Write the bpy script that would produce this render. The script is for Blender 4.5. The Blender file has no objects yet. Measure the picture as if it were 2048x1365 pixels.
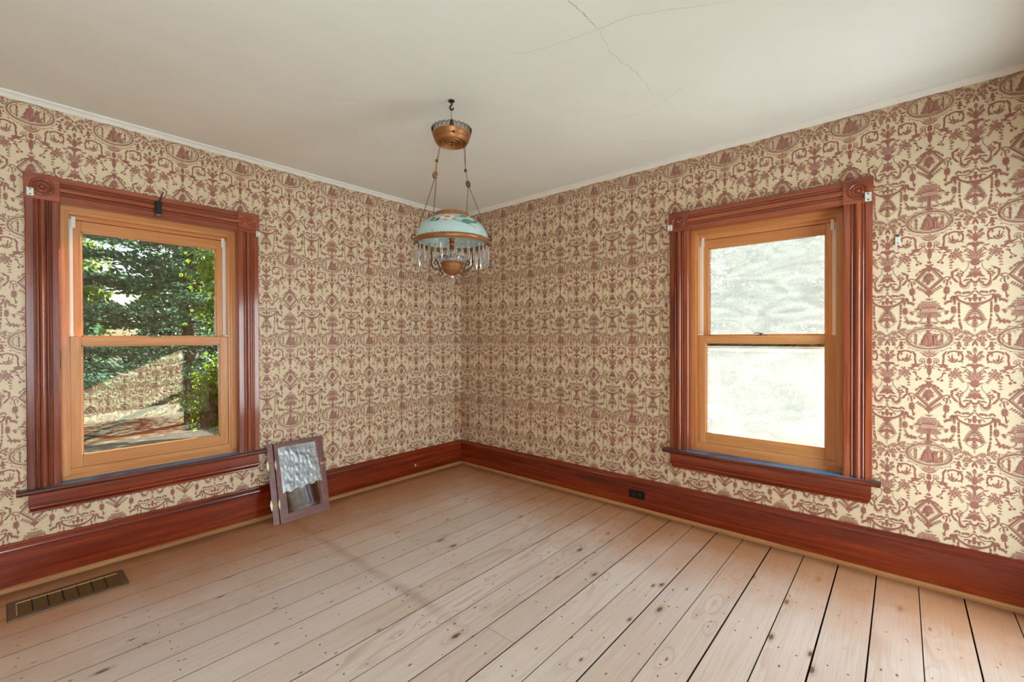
import bpy, bmesh, math, random
import numpy as np
from mathutils import Vector, Matrix
from mathutils.geometry import tessellate_polygon

S = bpy.context.scene
COL = S.collection
PI = math.pi
random.seed(7)
rng = np.random.default_rng(7)

# ------------------------------------------------------------------ camera
F_PX, YAW, PITCH, ROLL = 893.96, 0.717534, -0.0059467, -0.0029134
cam_d = bpy.data.cameras.new('camera'); cam = bpy.data.objects.new('camera', cam_d); COL.objects.link(cam)
cam_d.sensor_width = 36.0; cam_d.lens = F_PX * 36.0 / 2048.0; cam_d.clip_start = 0.02; cam_d.clip_end = 300
_f = Vector((math.cos(YAW)*math.cos(PITCH), math.sin(YAW)*math.cos(PITCH), math.sin(PITCH)))
_r = Vector((math.sin(YAW), -math.cos(YAW), 0)); _u = _r.cross(_f)
_r2 = math.cos(ROLL)*_r + math.sin(ROLL)*_u; _u2 = -math.sin(ROLL)*_r + math.cos(ROLL)*_u
cam.matrix_world = Matrix(((_r2.x, _u2.x, -_f.x, -3.10376), (_r2.y, _u2.y, -_f.y, -3.40884), (_r2.z, _u2.z, -_f.z, 1.27256), (0, 0, 0, 1)))
S.camera = cam

# ------------------------------------------------------------------ world, sun, added fill lamps, exposure
SKY_STRENGTH = 0.22
SUN_ENERGY = 21.0
BACK_FILL = 96.0
DOOR_FILL = 36.0
EXPOSURE = 0.55
SUN_DIR = Vector((-1.0, -0.59, -0.48)).normalized()          # the way the light travels
W_ROOM, D_ROOM, H_ROOM = 4.40, 3.98, 2.53                     # room: x -W..0, y -D..0
world = bpy.data.worlds.new('sky'); S.world = world; world.use_nodes = True
nt = world.node_tree; nt.nodes.clear()
wo = nt.nodes.new('ShaderNodeOutputWorld'); bg = nt.nodes.new('ShaderNodeBackground'); sky = nt.nodes.new('ShaderNodeTexSky')
sky.sky_type = 'NISHITA'; sky.sun_disc = False; sky.sun_elevation = math.asin(-SUN_DIR.z)
sky.sun_rotation = math.atan2(-SUN_DIR.x, -SUN_DIR.y); sky.air_density = 1.0; sky.dust_density = 2.0; sky.ozone_density = 1.0
bg.inputs['Strength'].default_value = SKY_STRENGTH
nt.links.new(sky.outputs[0], bg.inputs['Color']); nt.links.new(bg.outputs[0], wo.inputs['Surface'])
sun_d = bpy.data.lights.new('sun', 'SUN'); sun_d.energy = SUN_ENERGY; sun_d.angle = math.radians(0.6); sun_d.color = (1.0, 0.95, 0.88)
sun = bpy.data.objects.new('sun', sun_d); COL.objects.link(sun)
sun.rotation_euler = SUN_DIR.to_track_quat('-Z', 'Y').to_euler()
WIN_L, WIN_R = -2.464, -2.736                                  # window centres along the two walls in view
def area(name, loc, direction, sx, sz, energy=0, portal=False, color=(1, 1, 1)):
    d = bpy.data.lights.new(name, 'AREA'); d.shape = 'RECTANGLE'; d.size = sx; d.size_y = sz; d.energy = energy; d.color = color
    if portal: d.cycles.is_portal = True
    o = bpy.data.objects.new(name, d); COL.objects.link(o); o.location = loc
    o.rotation_euler = Vector(direction).to_track_quat('-Z', 'Z').to_euler()
    return o
area('window_portal', (WIN_L, 0.20, 1.25), (0, -1, 0), 0.85, 1.45, portal=True)
area('window_portal', (0.20, WIN_R, 1.25), (-1, 0, 0), 0.85, 1.45, portal=True)
ADDED_WIN = -3.36                                               # an unseen window added behind the camera for fill light
DOOR_X = -0.585                                                # doorway in the back wall; its glazed door is added for fill light
area('back_window_daylight', (ADDED_WIN, -D_ROOM-0.22, 1.25), (0, 1, 0), 0.85, 1.5, energy=BACK_FILL, color=(0.77, 0.90, 1.0))  # added fill lamp outside the made-up window
area('garden_door_daylight', (DOOR_X, -D_ROOM-0.22, 1.05), (0, 1, 0), 0.62, 1.75, energy=DOOR_FILL, color=(0.80, 0.91, 1.0))  # added fill lamp behind the made-up glazed door
S.view_settings.view_transform = 'Standard'; S.view_settings.look = 'None'
S.view_settings.exposure = EXPOSURE; S.view_settings.gamma = 1.0; S.view_settings.use_curve_mapping = False
S.cycles.max_bounces = 9; S.cycles.diffuse_bounces = 4; S.cycles.glossy_bounces = 4; S.cycles.transmission_bounces = 10; S.cycles.transparent_max_bounces = 16
S.cycles.caustics_reflective = False; S.cycles.caustics_refractive = False; S.cycles.sample_clamp_indirect = 6.0
S.cycles.use_adaptive_sampling = True; S.cycles.adaptive_threshold = 0.06; S.cycles.adaptive_min_samples = 16; S.cycles.use_denoising = True

# ------------------------------------------------------------------ materials
def srgb(r, g, b):
    c = lambda v: v/12.92/255 if v <= 10 else ((v/255+0.055)/1.055)**2.4
    return (c(r), c(g), c(b), 1)
class N:
    """small node-tree writer"""
    def __init__(s, name):
        s.m = bpy.data.materials.new(name); s.m.use_nodes = True; s.t = s.m.node_tree; s.t.nodes.clear()
        s.out = s.t.nodes.new('ShaderNodeOutputMaterial')
    def n(s, typ, ins=None, **kw):
        nd = s.t.nodes.new(typ)
        for k, v in kw.items(): setattr(nd, k, v)
        for k, v in (ins or {}).items():
            if isinstance(v, bpy.types.NodeSocket): s.t.links.new(v, nd.inputs[k])
            else: nd.inputs[k].default_value = v
        return nd
    def coord(s, scale=(1, 1, 1), loc=(0, 0, 0), which='Object'):
        tc = s.n('ShaderNodeTexCoord')
        return s.n('ShaderNodeMapping', {'Vector': tc.outputs[which], 'Scale': scale, 'Location': loc}).outputs[0]
    def noise(s, vec, scale=5, detail=4, rough=0.55, dist=0.0):
        return s.n('ShaderNodeTexNoise', {'Vector': vec, 'Scale': scale, 'Detail': detail, 'Roughness': rough, 'Distortion': dist}).outputs['Fac']
    def math(s, op, a, b=None, c=None):
        i = {0: a}
        if b is not None: i[1] = b
        if c is not None: i[2] = c
        return s.n('ShaderNodeMath', i, operation=op).outputs[0]
    def rng(s, v, a, b, c=0.0, d=1.0, smooth=True):
        nd = s.n('ShaderNodeMapRange', {'Value': v, 'From Min': a, 'From Max': b, 'To Min': c, 'To Max': d})
        nd.interpolation_type = 'SMOOTHSTEP' if smooth else 'LINEAR'
        return nd.outputs[0]
    def ramp(s, v, stops):
        nd = s.n('ShaderNodeValToRGB', {0: v}); e = nd.color_ramp.elements
        while len(e) < len(stops): e.new(0.5)
        for i, (p, c) in enumerate(stops): e[i].position = p; e[i].color = c
        return nd.outputs[0]
    def mix(s, f, a, b, blend='MIX'):
        nd = s.n('ShaderNodeMix', data_type='RGBA', blend_type=blend)
        for k, v in ((0, f), (6, a), (7, b)):
            if isinstance(v, bpy.types.NodeSocket): s.t.links.new(v, nd.inputs[k])
            else: nd.inputs[k].default_value = v
        return nd.outputs[2]
    def bump(s, h, strength=0.2, dist=0.01):
        return s.n('ShaderNodeBump', {'Height': h, 'Strength': strength, 'Distance': dist}).outputs[0]
    def sep(s, v): return s.n('ShaderNodeSeparateXYZ', {0: v}).outputs
    def prin(s, **k):
        mp = {'color': 'Base Color', 'rough': 'Roughness', 'metal': 'Metallic', 'spec': 'Specular IOR Level', 'coat': 'Coat Weight', 'coatr': 'Coat Roughness', 'normal': 'Normal', 'trans': 'Transmission Weight', 'ior': 'IOR', 'alpha': 'Alpha', 'sheen': 'Sheen Weight', 'sss': 'Subsurface Weight'}
        return s.n('ShaderNodeBsdfPrincipled', {mp[a]: b for a, b in k.items()}).outputs[0]
    def done(s, sh):
        s.t.links.new(sh, s.out.inputs['Surface']); return s.m
M = {}
def simple(name, col, rough=0.5, metal=0.0, noise=0.0, nscale=30, **k):
    a = N(name); c = col
    if noise:
        f = a.noise(a.coord(), nscale, 5, 0.6)
        c = a.mix(a.rng(f, 0.3, 0.7), tuple(v*(1-noise) for v in col[:3])+(1,), tuple(min(1, v*(1+noise)) for v in col[:3])+(1,))
    M[name] = a.done(a.prin(color=c, rough=rough, metal=metal, **k)); return M[name]

# wallpaper ground: cream with a woven, horizontally streaked fibre; a damp stain low beside the room corner
def wall_paper(name, base, base2, stain):
    a = N(name); v = a.coord()
    st = a.noise(a.coord((4, 1, 260)), 1.0, 5, 0.7)
    st2 = a.noise(a.coord((1.3, 1, 38)), 1.0, 4, 0.6)
    c = a.mix(a.rng(st, 0.3, 0.7), base2, base)
    c = a.mix(a.rng(st2, 0.55, 0.8, 0, 0.35), c, base2)
    x, y, z = a.sep(v)
    ds = a.math('ABSOLUTE', x)
    nz = a.noise(v, 7, 4, 0.6)
    m = a.math('MULTIPLY', a.rng(a.math('ADD', ds, a.math('MULTIPLY', nz, 0.25)), 0.12, 0.36, 1, 0), a.rng(a.math('ABSOLUTE', a.math('SUBTRACT', z, 0.50)), 0.08, 0.30, 1, 0))
    m = a.math('MULTIPLY', m, a.rng(nz, 0.35, 0.6))
    c = a.mix(a.math('MULTIPLY', m, 0.75), c, stain)
    return a.done(a.prin(color=c, rough=0.42, spec=0.45, normal=a.bump(st, 0.12, 0.001)))
M['paper'] = wall_paper('wallpaper_ground', srgb(230, 212, 179), srgb(219, 198, 159), srgb(180, 128, 70))
M['ink'] = wall_paper('wallpaper_ink', srgb(160, 103, 91), srgb(152, 95, 82), srgb(125, 72, 42))
def mk_ceiling():
    a = N('ceiling_plaster'); v = a.coord()
    n1 = a.noise(v, 2.2, 4, 0.5); n2 = a.noise(v, 60, 3, 0.5)
    c = a.mix(a.rng(n1, 0.3, 0.7), srgb(240, 242, 234), srgb(236, 238, 229))
    M['ceiling'] = a.done(a.prin(color=c, rough=0.75, spec=0.3, normal=a.bump(n2, 0.06, 0.002)))
mk_ceiling()
simple('crown_paint', srgb(236, 231, 220), 0.45, noise=0.03, nscale=12)
simple('crack', srgb(158, 152, 138), 0.9)
# stained, varnished softwood: grain runs along the given local axis
def wood(name, dark, mid, light, axis, rough=0.3, coat=0.4, coatr=0.12, gscale=1.0, ring=0.5, spots=False):
    a = N(name)
    sc = {'x': (1.6, 34, 34), 'y': (34, 1.6, 34), 'z': (34, 34, 1.6)}[axis]
    sc = tuple(q*gscale for q in sc)
    oi = a.n('ShaderNodeObjectInfo').outputs['Random']
    tc = a.n('ShaderNodeTexCoord').outputs['Object']
    off = a.n('ShaderNodeVectorMath', {0: tc, 1: a.n('ShaderNodeCombineXYZ', {0: a.math('MULTIPLY', oi, 9.0), 1: a.math('MULTIPLY', oi, 5.0), 2: a.math('MULTIPLY', oi, 7.0)}).outputs[0]}, operation='ADD').outputs[0]
    v = a.n('ShaderNodeMapping', {'Vector': off, 'Scale': sc}).outputs[0]
    n1 = a.noise(v, 1.0, 5, 0.65, 0.8)
    v2 = a.n('ShaderNodeMapping', {'Vector': off, 'Scale': tuple(q*0.22 for q in sc)}).outputs[0]
    n2 = a.noise(v2, 1.0, 3, 0.5, 0.6)
    n3 = a.noise(v, 4.0, 3, 0.7)
    f = a.math('ADD', a.math('MULTIPLY', n1, 0.5), a.math('ADD', a.math('MULTIPLY', n2, 0.38), a.math('MULTIPLY', n3, 0.12)))
    c = a.ramp(f, [(0.36, dark), (0.5, mid), (0.64, light)])
    if spots:                                                    # chips in the varnish that show pale wood
        vo = a.n('ShaderNodeTexVoronoi', {'Vector': tc, 'Scale': 9.0, 'Randomness': 1.0})
        pk = a.math('LESS_THAN', vo.outputs['Distance'], a.rng(a.n('ShaderNodeSeparateColor', {0: vo.outputs['Color']}).outputs[0], 0.72, 1.0, 0.0, 0.045))
        c = a.mix(pk, c, srgb(205, 140, 90))
    return a.done(a.prin(color=c, rough=rough, coat=coat, coatr=coatr, spec=0.4, normal=a.bump(n1, 0.05, 0.001)))
for ax in 'xyz':
    M['mahog_'+ax] = wood('mahogany_varnish_'+ax, srgb(98, 40, 22), srgb(146, 68, 38), srgb(180, 98, 58), ax, 0.28, 0.7, 0.12)
    M['honey_'+ax] = wood('honey_pine_'+ax, srgb(190, 122, 66), srgb(210, 144, 84), srgb(224, 166, 110), ax, 0.36, 0.3, 0.2)
M['base_x'] = wood('baseboard_mahogany', srgb(82, 20, 5), srgb(128, 42, 11), srgb(164, 70, 22), 'x', 0.26, 0.6, 0.12, 0.8, spots=True)
def mk_stool():                                                  # dark wood stool; its top is coloured blue, ragged in front, fading at the ends
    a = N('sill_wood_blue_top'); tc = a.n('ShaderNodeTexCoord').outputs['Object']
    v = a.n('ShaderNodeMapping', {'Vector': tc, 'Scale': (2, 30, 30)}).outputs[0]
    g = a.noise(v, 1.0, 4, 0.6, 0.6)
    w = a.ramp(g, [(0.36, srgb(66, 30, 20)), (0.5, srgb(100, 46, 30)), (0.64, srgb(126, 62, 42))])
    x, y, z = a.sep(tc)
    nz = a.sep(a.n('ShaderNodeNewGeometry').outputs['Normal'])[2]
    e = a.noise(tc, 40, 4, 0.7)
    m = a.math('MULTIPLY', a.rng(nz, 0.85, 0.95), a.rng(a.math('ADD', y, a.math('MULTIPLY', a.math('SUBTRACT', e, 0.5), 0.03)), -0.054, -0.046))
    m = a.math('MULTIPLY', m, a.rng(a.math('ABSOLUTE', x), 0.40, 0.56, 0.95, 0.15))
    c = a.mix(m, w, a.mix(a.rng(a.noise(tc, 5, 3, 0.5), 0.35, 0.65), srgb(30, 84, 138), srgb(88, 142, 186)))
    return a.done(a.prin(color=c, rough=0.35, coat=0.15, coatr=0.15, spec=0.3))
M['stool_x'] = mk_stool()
M['shoe_x'] = wood('shoe_moulding_bare_wood', srgb(128, 82, 44), srgb(168, 114, 66), srgb(190, 138, 86), 'x', 0.55, 0.0, 0.3)
M['door_z'] = wood('cabinet_wood_z', srgb(98, 62, 56), srgb(124, 82, 74), srgb(148, 104, 94), 'z', 0.42, 0.2, 0.25)
M['door_x'] = wood('cabinet_wood_x', srgb(98, 62, 56), srgb(124, 82, 74), srgb(148, 104, 94), 'x', 0.42, 0.2, 0.25)

# scrubbed pine boards: per-board tone, long grain, knots, nail pairs, grime along the walls, an old partition line
def mk_floor():
    a = N('scrubbed_pine_board')
    tc = a.n('ShaderNodeTexCoord').outputs['Object']
    rnd = a.n('ShaderNodeObjectInfo').outputs['Random']
    geo = a.n('ShaderNodeNewGeometry').outputs['Position']
    x, y, z = a.sep(geo)
    offv = a.n('ShaderNodeCombineXYZ', {0: a.math('MULTIPLY', rnd, 31.0), 1: a.math('MULTIPLY', rnd, 17.0), 2: a.math('MULTIPLY', rnd, 5.0)}).outputs[0]
    p = a.n('ShaderNodeVectorMath', {0: tc, 1: offv}, operation='ADD').outputs[0]
    mp = lambda sc, loc=(0, 0, 0): a.n('ShaderNodeMapping', {'Vector': p, 'Scale': sc, 'Location': loc}).outputs[0]
    # knots first, so that the grain can swerve round them
    kn = a.n('ShaderNodeTexVoronoi', {'Vector': mp((3.0, 7.5, 1)), 'Scale': 1.0, 'Randomness': 1.0}, voronoi_dimensions='2D')
    kcol = a.n('ShaderNodeSeparateColor', {0: kn.outputs['Color']}).outputs
    kr = a.rng(kcol[0], 0.55, 1.0, 0.0, 0.085, False)
    kd = a.math('DIVIDE', kn.outputs['Distance'], a.math('ADD', kr, 0.0005))
    kn2 = a.n('ShaderNodeTexVoronoi', {'Vector': mp((7.0, 16, 1), (3, 7, 0)), 'Scale': 1.0, 'Randomness': 1.0}, voronoi_dimensions='2D')
    kcol2 = a.n('ShaderNodeSeparateColor', {0: kn2.outputs['Color']}).outputs
    kd2 = a.math('DIVIDE', kn2.outputs['Distance'], a.math('ADD', a.rng(kcol2[0], 0.72, 1.0, 0.0, 0.085, False), 0.0005))
    ring = a.math('ADD', a.math('MULTIPLY', a.noise(mp((0.55, 5.0, 1)), 1.0, 2, 0.5), 9.0), a.math('MULTIPLY', a.rng(kn.outputs['Distance'], 0, 0.35, 1, 0), 1.2))
    wv = a.math('FRACT', ring)
    line = a.math('MULTIPLY', a.rng(wv, 0.55, 0.95), a.rng(wv, 0.95, 1.0, 1, 0))
    fine = a.noise(mp((3, 150, 1)), 1.0, 4, 0.7)
    blot = a.noise(mp((1.4, 3.0, 1)), 1.0, 4, 0.6)
    c = a.mix(a.rng(rnd, 0, 1, 0, 1, False), srgb(226, 213, 203), srgb(213, 197, 185))
    c = a.mix(a.rng(blot, 0.35, 0.75, 0, 0.35), c, srgb(208, 180, 154))
    c = a.mix(a.math('MULTIPLY', line, a.rng(a.noise(mp((0.7, 2.2, 1), (9, 2, 0)), 1.0, 2, 0.5), 0.42, 0.62, 0.0, 0.32)), c, srgb(164, 116, 84))
    c = a.mix(a.rng(fine, 0.4, 0.75, 0, 0.28), c, srgb(158, 122, 98))
    halo = a.rng(kd, 0.9, 2.4, 0.5, 0.0)
    c = a.mix(halo, c, srgb(170, 128, 100))
    c = a.mix(a.rng(kd, 0.6, 1.1, 0.85, 0.0), c, srgb(96, 64, 46))
    c = a.mix(a.rng(kd2, 0.7, 1.1, 0.8, 0.0), c, srgb(88, 58, 44))
    # nails: pairs on the joists, a hand's breadth from either edge (object y is measured from the board's middle)
    ox, oy, oz = a.sep(tc)
    jx = a.math('SUBTRACT', a.math('MODULO', a.math('ADD', a.math('ABSOLUTE', ox), a.math('MULTIPLY', rnd, 0.02)), 0.41), 0.2)
    jx = a.math('ADD', jx, a.math('MULTIPLY', oy, 0.12))
    dy = a.math('SUBTRACT', a.math('ABSOLUTE', oy), 0.032)
    nd = a.math('SQRT', a.math('ADD', a.math('MULTIPLY', jx, jx), a.math('MULTIPLY', dy, dy)))
    c = a.mix(a.rng(nd, 0.0030, 0.0052, 0.9, 0.0), c, srgb(70, 48, 40))
    # unworn, grimy margin next to the two walls, ragged
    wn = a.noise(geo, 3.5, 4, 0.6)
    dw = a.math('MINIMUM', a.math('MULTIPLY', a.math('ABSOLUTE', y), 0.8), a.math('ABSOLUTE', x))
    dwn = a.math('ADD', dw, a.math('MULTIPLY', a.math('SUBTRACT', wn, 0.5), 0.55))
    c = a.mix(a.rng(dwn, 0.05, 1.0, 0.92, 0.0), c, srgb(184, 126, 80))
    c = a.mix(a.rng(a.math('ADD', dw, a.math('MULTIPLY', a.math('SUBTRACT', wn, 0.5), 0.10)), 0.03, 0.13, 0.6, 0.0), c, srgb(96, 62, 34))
    # faint line across the boards where something long stood
    sl = a.math('ABSOLUTE', a.math('ADD', a.math('ADD', x, 1.768), a.math('MULTIPLY', a.math('SUBTRACT', a.noise(geo, 7, 3, 0.6), 0.5), 0.05)))
    c = a.mix(a.math('MULTIPLY', a.rng(sl, 0.002, 0.05, 0.34, 0.0), a.math('MULTIPLY', a.rng(y, -2.1, -1.7), a.rng(a.noise(geo, 6, 3, 0.6), 0.35, 0.6, 0.3, 1.0))), c, srgb(140, 88, 58))
    nz = a.math('ABSOLUTE', a.sep(a.n('ShaderNodeNewGeometry').outputs['True Normal'])[2])
    c = a.mix(a.rng(nz, 0.5, 0.9, 0.9, 0.0), c, srgb(44, 28, 20))      # dirt packed in the gaps between boards
    rough = a.rng(fine, 0.3, 0.8, 0.46, 0.6)
    M['floor'] = a.done(a.prin(color=c, rough=rough, spec=0.35, normal=a.bump(fine, 0.10, 0.0015)))
mk_floor()
simple('subfloor', srgb(40, 26, 18), 0.9)

def schlick(a, f0=0.04):
    fc = a.n('ShaderNodeLayerWeight', {'Blend': 0.5}).outputs['Facing']
    return a.math('ADD', f0, a.math('MULTIPLY', 1-f0, a.math('POWER', fc, 5.0)))
def mk_glass(name, tint=(1, 1, 1, 1), f0=0.05, dust=None):
    a = N(name)
    t = a.n('ShaderNodeBsdfTransparent', {'Color': tint}).outputs[0]
    g = a.n('ShaderNodeBsdfGlossy', {'Color': (1, 1, 1, 1), 'Roughness': 0.0}).outputs[0]
    sh = a.n('ShaderNodeMixShader', {0: schlick(a, f0), 1: t, 2: g}).outputs[0]
    if dust is not None:
        sh = dust(a, sh)
    M[name] = a.done(sh)
mk_glass('clear_pane', (0.97, 0.99, 0.98, 1), 0.12)
def dust_film(lo, hi):
    def f(a, sh):
        sw = a.noise(a.coord((1.6, 1, 5.5)), 2.0, 5, 0.6, 1.8)
        fn = a.noise(a.coord(), 150, 3, 0.7)
        amt = a.math('ADD', a.rng(sw, 0.3, 0.7, lo, hi), a.rng(fn, 0.4, 0.8, -0.02, 0.02))
        tr = a.n('ShaderNodeBsdfTranslucent', {'Color': (0.88, 0.97, 0.95, 1)}).outputs[0]
        di = a.n('ShaderNodeBsdfDiffuse', {'Color': (0.80, 0.84, 0.84, 1)}).outputs[0]
        d2 = a.n('ShaderNodeMixShader', {0: 0.35, 1: tr, 2: di}).outputs[0]
        return a.n('ShaderNodeMixShader', {0: amt, 1: sh, 2: d2}).outputs[0]
    return f
mk_glass('dusty_pane', (0.98, 1, 0.99, 1), 0.04, dust_film(0.075, 0.115))
mk_glass('light_dust_pane', (0.98, 1, 0.99, 1), 0.04, dust_film(0.02, 0.04))
def mk_screen():
    a = N('insect_screen')
    sw = a.noise(a.coord((1.2, 1, 3)), 2.5, 4, 0.6, 1.2)
    x, y, z = a.sep(a.coord((900, 900, 900)))
    gx = a.math('LESS_THAN', a.math('FRACT', x), 0.5); gz = a.math('LESS_THAN', a.math('FRACT', z), 0.5)
    grid = a.math('MAXIMUM', gx, gz)
    amt = a.math('MULTIPLY', a.rng(grid, 0, 1, 0.06, 0.14), a.rng(sw, 0.3, 0.7, 0.75, 1.05))
    tr = a.n('ShaderNodeBsdfTranslucent', {'Color': (0.86, 0.91, 0.88, 1)}).outputs[0]
    di = a.n('ShaderNodeBsdfDiffuse', {'Color': (0.6, 0.64, 0.62, 1)}).outputs[0]
    d2 = a.n('ShaderNodeMixShader', {0: 0.4, 1: tr, 2: di}).outputs[0]
    t = a.n('ShaderNodeBsdfTransparent').outputs[0]
    M['screen'] = a.done(a.n('ShaderNodeMixShader', {0: amt, 1: t, 2: d2}).outputs[0])
mk_screen()
simple('vinyl', srgb(232, 230, 220), 0.4)
simple('lock_metal', srgb(120, 116, 112), 0.35, 0.8)
simple('white_metal', srgb(226, 228, 222), 0.4, 0.1)
simple('screw', srgb(90, 88, 84), 0.4, 0.8)
simple('black_plastic', srgb(24, 24, 27), 0.35)
simple('black_bakelite', srgb(16, 12, 11), 0.3)
simple('slot_grey', srgb(120, 112, 106), 0.4, 0.6)
simple('register_paint', srgb(112, 86, 60), 0.5, 0.3, noise=0.12, nscale=40)
simple('register_slat', srgb(120, 86, 44), 0.45, 0.4)
simple('duct_dark', srgb(22, 15, 9), 0.9)
simple('brass', srgb(158, 106, 64), 0.42, 0.6, noise=0.14, nscale=18)
simple('aged_brass', srgb(120, 84, 50), 0.42, 0.8, noise=0.2, nscale=30)
simple('dark_bronze', srgb(82, 58, 44), 0.45, 0.8, noise=0.2, nscale=40)
simple('hook_iron', srgb(70, 60, 54), 0.5, 0.7)
simple('chain_metal', srgb(110, 92, 76), 0.4, 0.8)
simple('petal_paint', srgb(236, 212, 208), 0.25)
simple('petal_tip', srgb(188, 110, 112), 0.25)
simple('centre_paint', srgb(206, 150, 50), 0.3)
simple('leaf_paint', srgb(86, 132, 104), 0.25, noise=0.25, nscale=25)
simple('leaf_paint_dark', srgb(60, 92, 72), 0.25)
simple('silver', srgb(150, 146, 138), 0.35, 0.8, noise=0.15, nscale=120)
simple('latch_wood', srgb(206, 168, 120), 0.5)
def mk_milk():
    a = N('opal_glass')
    b = a.prin(color=srgb(214, 232, 228), rough=0.14, spec=0.5, coat=0.3, coatr=0.05)
    t = a.n('ShaderNodeBsdfTranslucent', {'Color': srgb(214, 236, 234)}).outputs[0]
    M['opal'] = a.done(a.n('ShaderNodeMixShader', {0: 0.42, 1: b, 2: t}).outputs[0])
mk_milk()
a = N('crystal'); M['crystal'] = a.done(a.prin(color=(1, 1, 1, 1), rough=0.06, trans=0.9, ior=1.5, coat=0.5, coatr=0.02))
def mk_poly():
    a = N('bubble_plastic')
    n1 = a.noise(a.coord(), 26, 4, 0.6, 0.6)
    g = a.n('ShaderNodeBsdfGlossy', {'Color': (0.95, 0.97, 0.98, 1), 'Roughness': 0.26, 'Normal': a.bump(n1, 0.4, 0.004)}).outputs[0]
    d = a.n('ShaderNodeBsdfDiffuse', {'Color': srgb(168, 182, 182)}).outputs[0]
    t = a.n('ShaderNodeBsdfTransparent', {'Color': (0.96, 0.98, 0.98, 1)}).outputs[0]
    s1 = a.n('ShaderNodeMixShader', {0: a.rng(n1, 0.35, 0.7, 0.3, 0.8), 1: t, 2: d}).outputs[0]
    M['poly'] = a.done(a.n('ShaderNodeMixShader', {0: 0.15, 1: s1, 2: g}).outputs[0])
mk_poly()
def mk_cab_glass():
    a = N('cabinet_glass')
    t = a.n('ShaderNodeBsdfTransparent', {'Color': (0.62, 0.64, 0.66, 1)}).outputs[0]
    g = a.n('ShaderNodeBsdfGlossy', {'Color': (0.9, 0.95, 1, 1), 'Roughness': 0.04}).outputs[0]
    M['cab_glass'] = a.done(a.n('ShaderNodeMixShader', {0: schlick(a, 0.14), 1: t, 2: g}).outputs[0])
mk_cab_glass()
def leaf_mat(name, c1, c2, trans):
    a = N(name)
    f = a.noise(a.coord(), 1.3, 3, 0.6); f2 = a.noise(a.coord(), 14, 2, 0.5)
    c = a.mix(a.rng(a.math('ADD', a.math('MULTIPLY', f, 0.6), a.math('MULTIPLY', f2, 0.4)), 0.36, 0.62), c1, c2)
    d = a.prin(color=c, rough=0.5, spec=0.3)
    t = a.n('ShaderNodeBsdfTranslucent', {'Color': c}).outputs[0]
    M[name] = a.done(a.n('ShaderNodeMixShader', {0: trans, 1: d, 2: t}).outputs[0])
leaf_mat('pine_needles', srgb(58, 98, 86), srgb(104, 146, 104), 0.45)
leaf_mat('maple_leaves', srgb(70, 112, 30), srgb(150, 172, 36), 0.6)
leaf_mat('far_leaves', srgb(112, 140, 74), srgb(160, 182, 100), 0.5)
leaf_mat('hedge_leaves', srgb(44, 78, 32), srgb(92, 118, 44), 0.5)
simple('bark', srgb(84, 70, 60), 0.9, noise=0.3, nscale=14)
simple('grass', srgb(58, 70, 34), 0.9, noise=0.3, nscale=3)
simple('siding', srgb(220, 220, 214), 0.7)

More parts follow.
